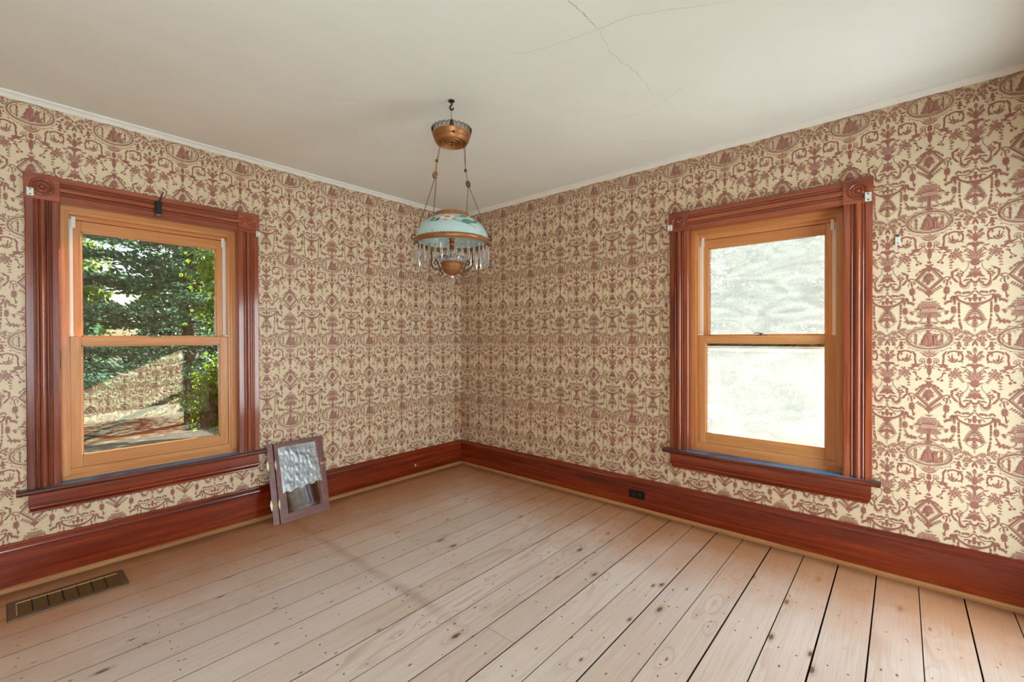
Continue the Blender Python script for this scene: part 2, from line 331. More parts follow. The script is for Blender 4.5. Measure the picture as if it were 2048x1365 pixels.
# ------------------------------------------------------------------ mesh helpers
def tag(o, label=None, cat=None, group=None, kind=None):
    if label: o['label'] = label
    if cat: o['category'] = cat
    if group: o['group'] = group
    if kind: o['kind'] = kind
    return o
def empty(name, loc=(0, 0, 0), rz=0.0):
    o = bpy.data.objects.new(name, None); COL.objects.link(o); o.location = loc; o.rotation_euler = (0, 0, rz)
    o.empty_display_size = 0.05
    return o
class MB:
    """collects shapes, then links them as ONE mesh object"""
    def __init__(s): s.v = []; s.f = []; s.mi = []; s.slot = 0
    def add(s, vs, fs):
        b = len(s.v); s.v += [tuple(p) for p in vs]; s.f += [tuple(i+b for i in q) for q in fs]; s.mi += [s.slot]*len(fs); return s
    def box(s, x0, x1, y0, y1, z0, z1):
        vs = [(x, y, z) for x in (x0, x1) for y in (y0, y1) for z in (z0, z1)]
        return s.add(vs, [(0, 1, 3, 2), (4, 6, 7, 5), (0, 4, 5, 1), (2, 3, 7, 6), (0, 2, 6, 4), (1, 5, 7, 3)])
    def bevbox(s, x0, x1, y0, y1, z0, z1, b=0.002):
        # box whose twelve edges are chamfered
        bm = bmesh.new(); bmesh.ops.create_cube(bm, size=1.0)
        for v in bm.verts: v.co = ((x0+x1)/2+v.co.x*(x1-x0), (y0+y1)/2+v.co.y*(y1-y0), (z0+z1)/2+v.co.z*(z1-z0))
        bmesh.ops.bevel(bm, geom=bm.edges[:], offset=b, segments=1, affect='EDGES')
        bm.verts.index_update()
        s.add([v.co[:] for v in bm.verts], [[v.index for v in f.verts] for f in bm.faces]); bm.free(); return s
    def prism(s, prof, p0, p1, ax, ay):
        """closed 2-D profile swept straight from p0 to p1; ax, ay are the 3-D axes of the profile"""
        p0, p1, ax, ay = (Vector(q) for q in (p0, p1, ax, ay)); n = len(prof)
        vs = [p + ax*a + ay*b for p in (p0, p1) for a, b in prof]
        fs = [(i, (i+1) % n, n+(i+1) % n, n+i) for i in range(n)]
        fs += [tuple(range(n))[::-1], tuple(range(n, 2*n))]
        return s.add(vs, fs)
    def lathe(s, prof, c, axis='z', seg=32, cap=False):
        c = Vector(c); n = len(prof); vs = []
        for k in range(seg):
            t = 2*PI*k/seg
            for r, h in prof:
                a, b = r*math.cos(t), r*math.sin(t)
                vs.append(c + (Vector((a, b, h)) if axis == 'z' else Vector((a, h, b)) if axis == 'y' else Vector((h, a, b))))
        fs = [(k*n+i, ((k+1) % seg)*n+i, ((k+1) % seg)*n+i+1, k*n+i+1) for k in range(seg) for i in range(n-1)]
        return s.add(vs, fs)
    def tube(s, pts, r, seg=8, closed=False, caps=True):
        pts = [Vector(p) for p in pts]; n = len(pts); rr = r if isinstance(r, (list, tuple)) else [r]*n
        vs = []; up = Vector((0, 0, 1)); prev = None
        for i, p in enumerate(pts):
            if closed: t = pts[(i+1) % n]-pts[i-1]
            else: t = pts[min(i+1, n-1)]-pts[max(i-1, 0)]
            t.normalize()
            if prev is None:
                a = t.cross(up if abs(t.z) < 0.95 else Vector((1, 0, 0))).normalized()
            else:
                a = (prev - t*prev.dot(t)); a = a.normalized() if a.length > 1e-6 else t.orthogonal().normalized()
            prev = a; b = t.cross(a)
            for k in range(seg): vs.append(p + (a*math.cos(2*PI*k/seg)+b*math.sin(2*PI*k/seg))*rr[i])
        m = n if closed else n-1
        fs = [(i*seg+k, i*seg+(k+1) % seg, ((i+1) % n)*seg+(k+1) % seg, ((i+1) % n)*seg+k) for i in range(m) for k in range(seg)]
        if caps and not closed: fs += [tuple(range(seg))[::-1], tuple(range((n-1)*seg, n*seg))]
        return s.add(vs, fs)
    def sphere(s, c, r, sz=1.0, seg=12, rings=8):
        prof = [(r*math.sin(PI*i/rings), -r*sz*math.cos(PI*i/rings)) for i in range(rings+1)]
        prof[0] = (1e-5, prof[0][1]); prof[-1] = (1e-5, prof[-1][1])
        return s.lathe(prof, c, 'z', seg)
    def build(s, name, mat, parent=None, smooth=False, auto=None):
        me = bpy.data.meshes.new(name); me.from_pydata(s.v, [], s.f)
        mats = mat if isinstance(mat, (list, tuple)) else [mat]
        for m in mats: me.materials.append(m)
        if len(mats) > 1: me.polygons.foreach_set('material_index', s.mi)
        bm = bmesh.new(); bm.from_mesh(me); bmesh.ops.remove_doubles(bm, verts=bm.verts, dist=1e-6); bmesh.ops.recalc_face_normals(bm, faces=bm.faces); bm.to_mesh(me); bm.free()
        if smooth:
            me.polygons.foreach_set('use_smooth', [True]*len(me.polygons))
            try: me.set_sharp_from_angle(angle=math.radians(smooth if smooth is not True else 40))
            except Exception: pass
        o = bpy.data.objects.new(name, me); COL.objects.link(o); o.parent = parent
        return o
def spline(pts, n=6):
    """Catmull-Rom through 3-D (or 2-D) points"""
    P = [np.array(p, float) for p in pts]
    if len(P) < 3: return [tuple(p) for p in P]
    out = []
    for i in range(len(P)-1):
        a = P[i-1] if i else 2*P[0]-P[1]; b, c = P[i], P[i+1]; d = P[i+2] if i+2 < len(P) else 2*P[-1]-P[-2]
        for k in range(n):
            t = k/n; out.append(tuple(0.5*((2*b)+(c-a)*t+(2*a-5*b+4*c-d)*t*t+(3*b-a-3*c+d)*t**3)))
    out.append(tuple(P[-1])); return out

# ------------------------------------------------------------------ the wallpaper print, one repeat (tenths of a mm)
TILE = """
L+ 7 0 | -3,952 -3,619
L+ 7 0 | -3,952 107,678
L+ 7 0 | -3,952 224,672
L+ 6 0 | -3,952 331,712
L+ 5 0 | -3,952 394,691
L+ 6 0 | -3,952 296,840
L+ 6 0 | -3,952 198,909
L+ 7 0 | -3,952 99,907
S 2 | 900,303 796,345 761,423
D 3.2 | 942,251
D 3.2 | 779,509
D 3.2 | 464,637
S 2 | 762,494 657,525 500,631
S 2 | 447,634 305,653 125,681 -3,628
L 5 0 | 916,70 1122,89
L 8 0 | -3,1304 -3,976
L 7 0 | -3,1304 45,996
L 6 0 | -3,1329 90,1039
P | -3,1280 63,1290 73,1327 -3,1317
P | -3,1341 64,1387 82,1535 91,1681 64,1824 19,1891 -3,1900
L 3 0 | -3,1888 -3,1998
L 6 0.3 | 63,1290 126,1201
L 5 0 | 73,1436 181,1548
S 2.2 | 82,1583 145,1519 217,1540
S 3.2 | 91,1415 181,1306 171,1147 252,1110 306,1202 252,1231
S 2.6 | 126,1068 252,1026 341,1099 368,1199 324,1229
P | 180,1185 270,1197 297,1286 395,1323 536,1302 641,1340 720,1380 642,1405 694,1448 624,1486 694,1567 589,1541 501,1470 448,1487 359,1402 270,1318
S 3 | 91,1439 235,1434 342,1472 466,1489
L 6 0 | 297,1527 449,1674
L 6 0 | 484,1664 659,1598
P | 589,1481 694,1495 842,1515 764,1557 694,1579 747,1633 677,1660 624,1606
D+ 6.88 | 834,1752
D+ 6.88 | 902,1677
D+ 6.02 | 971,1603
D+ 7.74 | 1040,1731
D+ 7.74 | 954,1790
D+ 6.88 | 868,1863
D+ 6.02 | 1006,1868
D+ 6.02 | 1108,1716
D+ 6.02 | 747,1836
D+ 5.16 | 790,1698
D+ 3.87 | 928,1550
D+ 3.87 | 1039,1554
D+ 5.16 | 1083,1819
D+ 4.3 | 903,1950
D+ 4.3 | 834,1930
L+ 6 0 | 1074,1617 1210,1752
L+ 6 0 | 1074,1782 1185,1890
L+ 6 0 | 972,1911 903,2045
L+ 6 0 | 764,1885 678,1922
L+ 6 0 | 799,1628 712,1522
L+ 6 0 | 1039,1542 1065,1486
L+ 6 0 | 954,1530 954,1471
G 5 4 | 782,1935 782,2197 774,2481
G 5 4 | 1057,1874 1143,2026 1236,2178
D 4 | 843,2121
S 3.4 | 633,1750 519,1807 467,1945 378,1994
D 6 | 334,2085
D 6 | 467,2137
S 2 | 378,1994 449,2039 467,2137
L 6 0.3 | 625,1737 484,1851
T 8.5 | 536,1067 526,874 596,742 631,652
S 6 | 675,718 762,684 900,651 1055,683 1208,691
T 8 | 969,681 1140,767 1200,882 1200,1047
S 6.5 | 1208,977 1175,1113 1107,1150 1039,1164
L 6 0.3 | 1123,729 1089,912
L 4 0 | 1141,1108 1209,1247
D 4 | 745,693
D 4 | 805,679
D 4 | 693,768
B 4.4 4 | 532,1091 518,1161 510,1267
T 5 | 667,1074 780,1162 901,1215 1056,1131
L 5 0 | 798,1141 719,927
L 6 0 | 850,1172 832,873
L 6 0.2 | 901,1180 944,1008
L 7 0 | 936,1185 1038,1023
D 3.4 | 710,914
D 3.4 | 832,861
P | 1036,161 1122,176 1139,320 1182,457 1105,432 1054,495 1011,405 951,407 1011,299
L 5 0 | 1054,471 977,553
L 5 0 | 1054,471 1123,576
L 5 0 | 1054,459 1051,588
T 4 | 1173,444 1258,516 1359,498
L 4 0 | 1258,516 1207,590
L 7 0 | 1625,112 1525,409
L 7 0 | 1625,113 1707,417
T 5 | 1300,418 1342,343 1459,352
L+ 12 0 | 1625,715 1625,448
L+ 5 0 | 1559,705 1625,587
L+ 7 0 | 1625,1179 1625,692
S 3 | 1625,1202 1551,890 1501,789
S 3 | 1602,1199 1527,979 1418,858
S 3 | 1593,1210 1527,1084 1477,1018
L+ 11 0 | 1518,827 1351,620
L+ 5 0 | 1493,695 1409,658
L+ 8 0 | 1452,933 1284,895
L+ 8 0 | 1443,885 1326,832
L+ 8 0.3 | 1518,1059 1368,990
L+ 5 0 | 1527,1061 1393,1076
P | 1625,923 1576,871 1543,958 1569,1218 1625,1237
P | 1625,1290 1544,1237 1477,1279 1411,1253 1360,1316 1386,1390 1478,1368 1528,1456 1577,1498 1625,1508
S 2 | 1377,1377 1335,1383 1344,1314
P | 1574,1532 1660,1509 1663,1560 1574,1585
P | 1574,1606 1660,1583 1664,1635 1574,1660
P | 1575,1681 1660,1657 1664,1709 1575,1734
P | 1575,1755 1661,1731 1664,1783 1575,1809
P | 1575,1829 1661,1806 1664,1857 1575,1883
P | 1575,1904 1661,1880 1664,1931 1575,1957
P | 1575,1978 1661,1954 1664,2005 1575,2032
T+ 8 | 1579,2055 1495,1766 1361,1526
T+ 7 | 1562,2076 1462,1808 1294,1627
T+ 7 | 1546,2086 1412,1895 1252,1805
T+ 6 | 1529,2096 1429,1990 1295,1951
T+ 6 | 1587,2033 1562,1821 1478,1600
L+ 7 0 | 1133,1413 1369,1469
L+ 6 0 | 1235,1709 1369,1504
P | 1625,2025 1529,2061 1488,2126 1504,2198 1625,2211
S 3 | 1337,2190 1429,2182 1625,2211
P | 1421,2211 1625,2234 1625,2408 1530,2370 1471,2287
B 2.2 9 | 1396,2255 1388,2429 1313,2585 1220,2693
D 9.5 | 1090,2802
K 3.2 | 1090,2802
B 2.6 8 | 974,2791 1089,2632 1204,2813 1090,2967 982,2834
T 6 | 861,2633 956,2536 1093,2468
L 6 0 | 904,2614 1042,2557
S 2 | 1093,2562 1178,2641 1212,2751
L 4 0 | 1220,2681 1212,2774
L 5 0 | 783,2637 878,2599
L 5 0 | 784,2718 879,2680
L 5 0 | 784,2799 879,2760
L 5 0 | 784,2880 879,2841
L+ 8 0 | 1625,2780 1625,2420
L+ 8 0.15 | 1625,2756 1422,2522
L+ 7 0.15 | 1625,2756 1464,2647
L+ 8 0.15 | 1625,2756 1405,2723
L+ 10 0.15 | 1625,2756 1397,2839
L+ 9 0.15 | 1625,2861 1448,2891
L+ 7 0.15 | 1625,2861 1305,2959
L+ 5 0.15 | 1625,2861 1330,2903
P | 1625,2687 1564,2751 1572,2914 1625,3000
S 3 | 1111,2941 1114,3035 1128,3143
S 3 | 1108,2904 1108,3054 1132,3178
T 9 | 1116,3136 1171,3318 1289,3389 1414,3203
T 6 | 1132,3233 1230,3336 1327,3317
B 2.1 13 | 1073,3173 1113,3367 1250,3486 1386,3443 1453,3206
L 6 0.2 | 1519,2930 1297,2949
L 7 0.2 | 1472,3087 1210,3139
S 4 | 1472,3006 1501,3116 1327,3236
P | 1625,3167 1549,3120 1491,3088 1510,3184 1578,3257 1625,3266
D 3 | 1625,3327
D 3 | 1574,3324
D 3 | 1625,3400
D 4.5 | 1625,3523
P | 1625,2644 1538,2717 1413,2825 1519,2822 1577,2962 1625,2992
L 6 0 | 1558,2853 1327,2952
T 8 | 845,2893 934,3038 994,3126 1053,3158
P | 795,2902 894,2925 974,3028 1043,3130 1034,3170 954,3136 895,3035
L 5 0 | 794,2683 894,2638
L 5 0 | 794,2771 894,2726
L 5 0 | 795,2858 894,2813
S 6.2 | -3,2230 502,2939
S 6.2 | 502,2939 -3,3502
S 2 | -3,2365 400,2935
S 2 | 400,2935 -3,3390
R 8.2 5.6 2.6 | -3,2071
D 3 | -3,2071
S 4 | -3,2302 47,2234 110,2205
D 4 | 114,2205
P | -3,2180 38,2233 75,2347 147,2391 93,2421 48,2477 -3,2594
L 6 0 | 147,2379 245,2401
L 6 0 | 228,2448 344,2484
L 6 0 | 299,2528 406,2563
L 6 0 | 380,2632 512,2609
L 6 0 | 433,2698 530,2683
L 6 0 | 219,2471 245,2377
L 6 0 | 308,2541 362,2462
G 5.5 5 | 39,3617 226,3477 452,3300
P | -3,3502 50,3562 112,3636 102,3706 50,3730 -3,3713
L 4 0 | -3,3685 -3,3848
D 4 | 71,3647
D 4 | 133,3610
S 3.2 | 522,2946 603,2871 684,2856 755,2940 684,3016 573,3006 533,3113 594,3146
S 3 | 674,2864 734,2869 765,2968 694,2989
S 3.6 | 664,3042 659,3179 635,3287
S 2 | 725,3061 795,3163 765,3257
L 6.5 0 | 639,3522 767,3598
L 6.5 0 | 639,3522 712,3717
L 6.5 0 | 639,3522 623,3745
L 6.5 0 | 639,3522 541,3669
L 6.5 0 | 639,3522 505,3523
L 6.5 0 | 639,3522 532,3377
L 6.5 0 | 639,3522 609,3299
L 6.5 0 | 639,3522 700,3326
L 6.5 0 | 639,3522 762,3444
D 8 | 655,3454
D 8 | 625,3604
S 3 | 615,3713 595,3836 571,3973
L 4 0 | 596,3974 494,3863
L 6 0 | 571,4028 595,3808
D 5.4 | 626,4142
D 5.4 | 707,4105
D 5.4 | 777,4054
D 5.4 | 827,3961
D 5.4 | 866,3868
L 5 0 | 616,4127 525,4136
L 5 0 | 626,4142 566,4249
L 5 0 | 707,4105 636,4032
L 5 0 | 777,4054 817,4152
L 5 0 | 817,3960 777,3875
S 3.4 | 995,3808 1074,3813 1212,3858 1367,3846 1483,3774 1531,3696 1569,3632 1625,3630
S 6.8 | 995,3794 1025,3973 1173,4119 1407,4227 1625,4257
S 3 | 926,3707 1035,3606 1143,3696
S 3 | 936,3735 1054,3662 1133,3749
S 2.5 | 1172,3725 1250,3663 1328,3668 1386,3713
S 3 | 1212,3755 1309,3707 1425,3729
L 6 0.3 | 1328,3655 1464,3745
D 4 | 1250,3703
L 4 0 | 1055,4016 1114,4129
L 4 0 | 1163,4072 1222,4173
L 4 0 | 1271,4127 1329,4217
L 4 0 | 1378,4182 1436,4261
L 4 0 | 1484,4236 1542,4304
P | 1625,3769 1569,3793 1579,3901 1550,3966 1579,4089 1625,4145
P | 1396,3929 1502,3950 1512,4004 1474,4136 1436,4134 1416,4025
S 3 | 1396,3929 1329,3965 1271,4029
L 5 0 | 1522,4005 1570,3954
S 2.6 | 1368,4176 1503,4197 1625,4198
B 2.3 8 | 1232,4176 1407,4289 1625,4319
P | 1503,4299 1625,4305 1625,4520 1571,4451 1523,4408 1417,4375 1522,4341
G 6.5 7 | 1625,4453 1466,4674 1312,5060
G 5.5 7 | 1625,4520 1625,4788 1625,5378
D 7 | 1457,4957
D 7 | 1625,4922
D 5 | 1533,4919
D 5 | 1370,5021
D 5 | 1625,5056
L 6 0 | 1625,5190 1505,5200
L 5 0 | 1625,5271 1525,5376
B 2 9 | 1312,5114 1448,5266 1625,5311
B 2 4 | 1625,5405 1625,5539 1625,5579
P | 1065,4131 1089,4133 1115,4248 1095,4275 1056,4272 1036,4244
P | 1066,4267 1089,4269 1115,4384 1095,4411 1056,4409 1036,4380
P | 1066,4417 1089,4419 1115,4534 1096,4560 1056,4559 1036,4530
P | 1070,4554 1094,4555 1119,4670 1100,4697 1060,4695 1041,4667
P | 1074,4745 1098,4746 1124,4861 1104,4887 1065,4886 1045,4858
P | 1087,4936 1110,4937 1136,5052 1116,5078 1077,5077 1057,5049
P | 1103,5086 1126,5087 1152,5202 1132,5228 1093,5227 1073,5200
P | 1123,5195 1146,5196 1172,5311 1152,5338 1113,5337 1093,5309
P | 1150,5305 1174,5306 1199,5420 1180,5447 1141,5446 1121,5419
S 2 | 1160,5395 1196,5613 1410,5832 1625,6008
L+ 7 0 | 960,5582 899,5362
L+ 7 0 | 960,5582 1058,5475
L+ 7 0 | 980,5664 880,5608
L+ 7 0 | 999,5692 940,5814
L+ 7 0 | 1058,5584 1088,5448
L+ 7 0 | 1118,5666 1157,5531
L+ 7 0 | 1138,5884 1108,5775
L+ 7 0 | 1157,5857 1216,5722
L+ 7 0 | 950,5527 1019,5392
D+ 6.5 | 1147,5843
D+ 5 | 979,5555
D+ 5 | 1029,5679
D+ 7.2 | 1459,5927
D+ 5.6 | 1333,5885
D+ 5.6 | 1314,6007
D+ 5.6 | 1420,6061
D+ 4.4 | 1275,5980
D+ 4.8 | 1526,5981
D+ 5.6 | 1353,6142
D+ 4.8 | 1314,6237
D+ 3.6 | 1526,5725
D+ 4 | 1468,5671
D+ 3.6 | 1390,5616
D+ 3.6 | 1313,5561
L+ 7.5 0 | 1526,5860 1583,5726
L+ 7.5 0 | 1449,5751 1371,5534
L+ 7.5 0 | 1410,5724 1254,5532
L+ 7.5 0 | 1333,5723 1235,5614
L+ 7.5 0 | 1507,6048 1391,5994
L+ 7.5 0 | 1372,6183 1314,6318
L+ 7.5 0 | 1294,6021 1216,6048
L 5 0 | 921,5951 1177,5971
L 3 0 | -3,3994 -3,3895
L 3 0 | -3,3994 103,3930
D 2.5 | -3,3909
D 2.5 | 103,3921
D+ 4.25 | -3,4106
D+ 4.25 | 72,4096
D+ 4.25 | 134,4080
D+ 4.25 | 207,4076
D+ 4.25 | 40,4192
D+ 4.67 | 113,4196
D+ 4.67 | 186,4172
D+ 4.25 | 259,4204
D+ 5.1 | -3,4260
D+ 5.1 | 93,4279
D+ 5.1 | 166,4269
D+ 5.1 | 238,4292
D+ 4.25 | 321,4277
L+ 6 0 | 259,4204 382,4169
L+ 6 0 | 279,4261 423,4297
L+ 6 0 | 227,4119 258,4037
L+ 6 0 | 310,4318 423,4366
P | -3,4308 145,4324 259,4372 321,4486 301,4569 228,4616 -3,4617
Q 1.1 | -3,4401 66,4600
Q 1.1 | 66,4404 -3,4598
Q 1.1 | 58,4404 120,4603
Q 1.1 | 120,4407 58,4600
Q 1.1 | 112,4406 175,4605
Q 1.1 | 174,4409 112,4602
Q 1.1 | 166,4409 228,4607
Q 1.1 | 228,4412 166,4605
Q 1.1 | 220,4411 282,4610
Q 1.1 | 282,4415 220,4607
Q 1.1 | 273,4414 336,4612
Q 1.1 | 335,4417 274,4609
S 2.4 | -3,4617 228,4627 311,4611 454,4617
L 9 0.25 | 300,4485 556,4483
S 2 | 434,4533 597,4554 688,4627
L 6 0 | 678,4627 607,4734
L 6 0 | 678,4613 718,4546
L 6 0 | 617,4555 698,4564
L 6 0 | 637,4625 577,4650
L+ 6 0 | 41,4627 -3,4893
L+ 8 0 | 86,4629 104,4882
L+ 8 0 | 124,4631 188,4913
L+ 9 0 | 180,4633 311,4876
L+ 10 0 | 227,4635 414,4865
L+ 7 0 | 250,4636 465,4798
P | -3,4640 62,4656 46,4922 42,5161 -3,5174
R 4.2 4.6 1.8 | 115,5107
L 7 0 | 126,5163 363,5142
P | -3,5174 84,5190 147,5303 74,5344 -3,5356
S 2.6 | 260,4846 291,5014 435,5130
D 5 | 517,5160
D 5 | 598,5121
D 5 | 679,5095
D 5 | 759,5098
D 5 | 839,5059
L 5.5 0 | 537,5160 466,5214
L 5.5 0 | 598,5121 537,5036
L 5.5 0 | 679,5095 658,4984
L 5.5 0 | 739,5097 819,5209
L 5.5 0 | 819,5058 949,5076
L 5.5 0 | 638,5122 659,5233
L 5.5 0 | 779,5071 839,4949
L 5.5 0 | 537,5133 455,5089
S 3.6 | 789,5002 859,4895 918,4760
L 6 0 | 898,4513 999,4518
L 6 0 | 898,4513 976,4654
L 6 0 | 898,4513 916,4724
L 6 0 | 898,4513 847,4696
L 6 0 | 898,4513 802,4582
L 6 0 | 898,4513 802,4435
L 6 0 | 898,4513 846,4325
L 6 0 | 898,4513 915,4304
L 6 0 | 898,4513 975,4380
D 7 | 898,4513
L 6.5 0 | 937,4269 916,3802
S 2 | 74,5316 188,5262 312,5377 497,5353
D 3.2 | 507,5359
D 3.2 | 810,5503
S 2 | 537,5382 619,5494 800,5511
S 2 | 800,5538 820,5662 910,5773
L 5 0 | 901,6129 1000,6129
D 3 | 960,5787
O 86 54.5 5.2 | 0,30
O 89 57.5 1 | 0,30
l 4.2 0 | 720,-20 690,80
l 4.2 0 | 722,68 716,168
l 4.2 0 | 689,157 600,224
l 4.2 0 | 622,240 567,319
l 4.2 0 | -543,302 -598,223
l 4.2 0 | -627,236 -716,170
l 4.2 0 | -687,162 -692,62
l 4.2 0 | -720,80 -750,-20
l 4.2 0 | -722,-8 -657,-96
l 4.2 0 | -689,-97 -654,-188
l 4.2 0 | -622,-180 -519,-224
l 4.2 0 | -526,-252 -457,-320
l 4.2 0 | -407,-309 -298,-315
l 4.2 0 | -272,-351 -183,-398
l 4.2 0 | -125,-375 -22,-351
l 4.2 0 | 25,-381 128,-405
l 4.2 0 | 173,-369 262,-322
l 4.2 0 | 313,-341 422,-335
l 4.2 0 | 437,-298 506,-230
l 4.2 0 | 543,-242 646,-198
l 4.2 0 | 627,-176 661,-85
l 4.2 0 | 687,-102 751,-15
d 4.6 | -10,-330
d 3 | -30,-380
d 4.2 | 220,-170
p | -50,-280 40,-280 90,-220 120,-120 100,0 120,120 160,240 150,360 60,420 -60,450 -80,380 -220,380 -340,350 -360,300 -270,260 -220,160 -300,200 -230,80 -170,-40 -180,-120 -110,-210
p | 170,-120 260,-130 330,-200 400,-230 340,-140 300,-60 310,80 360,240 430,370 280,400 180,390 180,240 140,100 140,-40
s 1.6 | -440,410 -200,430 200,430 460,410
k 0.9 | 100,410 380,410
k 0.9 | -140,-20 -90,160 -130,300
k 0.9 | -20,-80 30,100 0,300
k 0.9 | 50,-140 80,80 100,260
k 0.9 | 200,20 220,180 200,340
k 0.9 | 260,0 290,180 340,340
k 0.9 | -240,280 -120,310 -40,300
k 0.9 | -200,140 -140,200
k 0.9 | -80,-200 -20,-160 60,-200
p | 520,-160 450,-160 440,-80 470,-40 460,20 460,360 510,360 510,20 500,-40 530,-80
s 1.6 | 560,60 410,60
d 3 | 485,-190
p | -520,-160 -450,-160 -440,-80 -470,-40 -460,20 -460,360 -510,360 -510,20 -500,-40 -530,-80
s 1.6 | -560,60 -410,60
d 3 | -485,-190
s 1.5 | 360,268 420,168 520,192
s 1.5 | 360,252 420,132 520,168
s 1.5 | 360,236 420,96 520,144
s 1.4 | -340,-240 -300,-210 -320,-170
p | -80,2644 0,2614 80,2634 100,2724 200,2744 120,2794 160,2864 180,2964 120,3004 80,2984 40,3044 20,3144 -60,3224 -100,3184 -60,3084 -120,3024 -180,3064 -260,3084 -200,3004 -220,2904 -140,2904 -200,2804 -120,2784 -160,2704 -100,2724
k 0.9 | -40,2824 20,2964
k 0.9 | 60,2804 100,2924
b 1.5 7 | 60,3064 160,3044 220,2944 220,2824
"""
REP_W, REP_H = 0.3245, 0.590
def make_tile():
    """triangles of one repeat: verts (n,2) in metres (right, up), tris, slot, layer"""
    V = []; T = []; SL = []; LY = []
    layer = [0]
    def put(vs, tris, slot, mir):
        for sgn in ((1, -1) if mir else (1,)):
            b = len(V); V.extend((sgn*x/1000, -y/1000) for x, y in vs)
            T.extend((b+i, b+j, b+k) for i, j, k in tris); SL.extend([slot]*len(tris)); LY.extend([layer[0]]*len(vs)); layer[0] += 1
    def ribbon(pts, ws, slot, mir):
        pts = [np.array(p) for p in pts]; vs = []; tr = []
        for i, p in enumerate(pts):
            t = pts[min(i+1, len(pts)-1)]-pts[max(i-1, 0)]; t = t/(np.hypot(*t)+1e-9); nrm = np.array((-t[1], t[0]))
            vs += [tuple(p+nrm*ws[i]/2), tuple(p-nrm*ws[i]/2)]
        for i in range(len(pts)-1): tr += [(2*i, 2*i+1, 2*i+3), (2*i, 2*i+3, 2*i+2)]
        put(vs, tr, slot, mir)
    def dot(c, r, slot, mir, n=8):
        vs = [(c[0]+r*math.cos(2*PI*k/n), c[1]+r*math.sin(2*PI*k/n)) for k in range(n)]
        put(vs, [(0, k, k+1) for k in range(1, n-1)], slot, mir)
    def leaf(p, q, w, b, slot, mir):
        p, q = np.array(p), np.array(q); d = q-p; L = np.hypot(*d); nrm = np.array((-d[1], d[0]))/(L+1e-9)
        if nrm[1] > 0: nrm = -nrm
        w = w*1.1
        pts = [p+d*t+nrm*b*L*4*t*(1-t) for t in (0, .25, .55, .8, 1)]
        ribbon(pts, [w*k for k in (0.25, 0.8, 1.0, 0.62, 0.05)], slot, mir)
    def ring(c, rx, ry, w, mir, n=40):
        vs = []; tr = []
        for k in range(n):
            t = 2*PI*k/n; vs += [(c[0]+rx*math.cos(t), c[1]+ry*math.sin(t)), (c[0]+(rx-w)*math.cos(t), c[1]+(ry-w)*math.sin(t))]
            a, b2 = 2*k, 2*((k+1) % n); tr += [(a, a+1, b2+1), (a, b2+1, b2)]
        put(vs, tr, 0, mir)
    def resample(pts, n):
        pts = [np.array(p) for p in spline(pts, 8)]; d = [0]
        for i in range(1, len(pts)): d.append(d[-1]+np.hypot(*(pts[i]-pts[i-1])))
        return [tuple(np.array([np.interp(d[-1]*k/max(1, n-1), d, [p[j] for p in pts]) for j in (0, 1)])) for k in range(n)]
    for ln in TILE.strip().split('\n'):
        h, t = ln.split('|'); h = h.split(); k = h[0]; par = [float(x) for x in h[1:]]
        pts = [tuple(float(c)/10 for c in q.split(',')) for q in t.split()]
        halo = k.endswith('+'); k = k.rstrip('+'); mir = k.isupper() and k != 'O'; K = k.upper()
        if K == 'P':
            tri = tessellate_polygon([[Vector((x, y, 0)) for x, y in pts]]); put(pts, [tuple(q) for q in tri], 0, mir)
        elif K in 'SQ' or k == 'k':
            sp = spline(pts, 4); ribbon(sp, [par[0]*(1 if K in 'QK' else 1.15)]*len(sp), 1 if K in 'QK' else 0, mir)
        elif k == 'T':
            sp = spline(pts, 4); n = len(sp)-1
            if halo: ribbon(sp, [1.8+par[0]*(0.18+0.82*math.sin(PI*min(1, 0.12+0.88*i/n))) for i in range(n+1)], 1, mir)
            ribbon(sp, [par[0]*(0.18+0.82*math.sin(PI*min(1, 0.12+0.88*i/n))) for i in range(n+1)], 0, mir)
        elif K == 'L':
            if halo: leaf(pts[0], pts[1], par[0]+2.0, par[1] if len(par) > 1 else 0, 1, mir)
            leaf(pts[0], pts[1], par[0], par[1] if len(par) > 1 else 0, 0, mir)
        elif K == 'D':
            if halo: dot(pts[0], par[0]+0.9, 1, mir, 7)
            dot(pts[0], par[0], 0, mir, 8)
        elif k == 'K': dot(pts[0], par[0], 1, mir, 9)
        elif K == 'B':
            for c in resample(pts, int(par[1])): dot(c, par[0], 0, mir, 6)
        elif K == 'G':
            n = int(par[1]); rs = resample(pts, n*2+1); ribbon(rs, [1.3]*len(rs), 0, mir)
            for i in range(1, len(rs), 2):
                a = np.array(rs[i]); d = np.array(rs[min(i+1, len(rs)-1)])-np.array(rs[i-1]); d = d/(np.hypot(*d)+1e-9); nn = np.array((-d[1], d[0]))
                for sg in (-1, 1): leaf(a, a+(nn*sg*0.85+d*0.55)*par[0]*1.7, par[0]*0.8, 0, 0, mir)
        elif K == 'R': ring(pts[0], par[0], par[1], par[2], mir, 14)
        elif K == 'O': ring(pts[0], par[0], par[1], par[2], False, 48)
    return np.array(V), np.array(T), np.array(SL), np.array(LY, float)
TV, TT, TS, TL = make_tile()

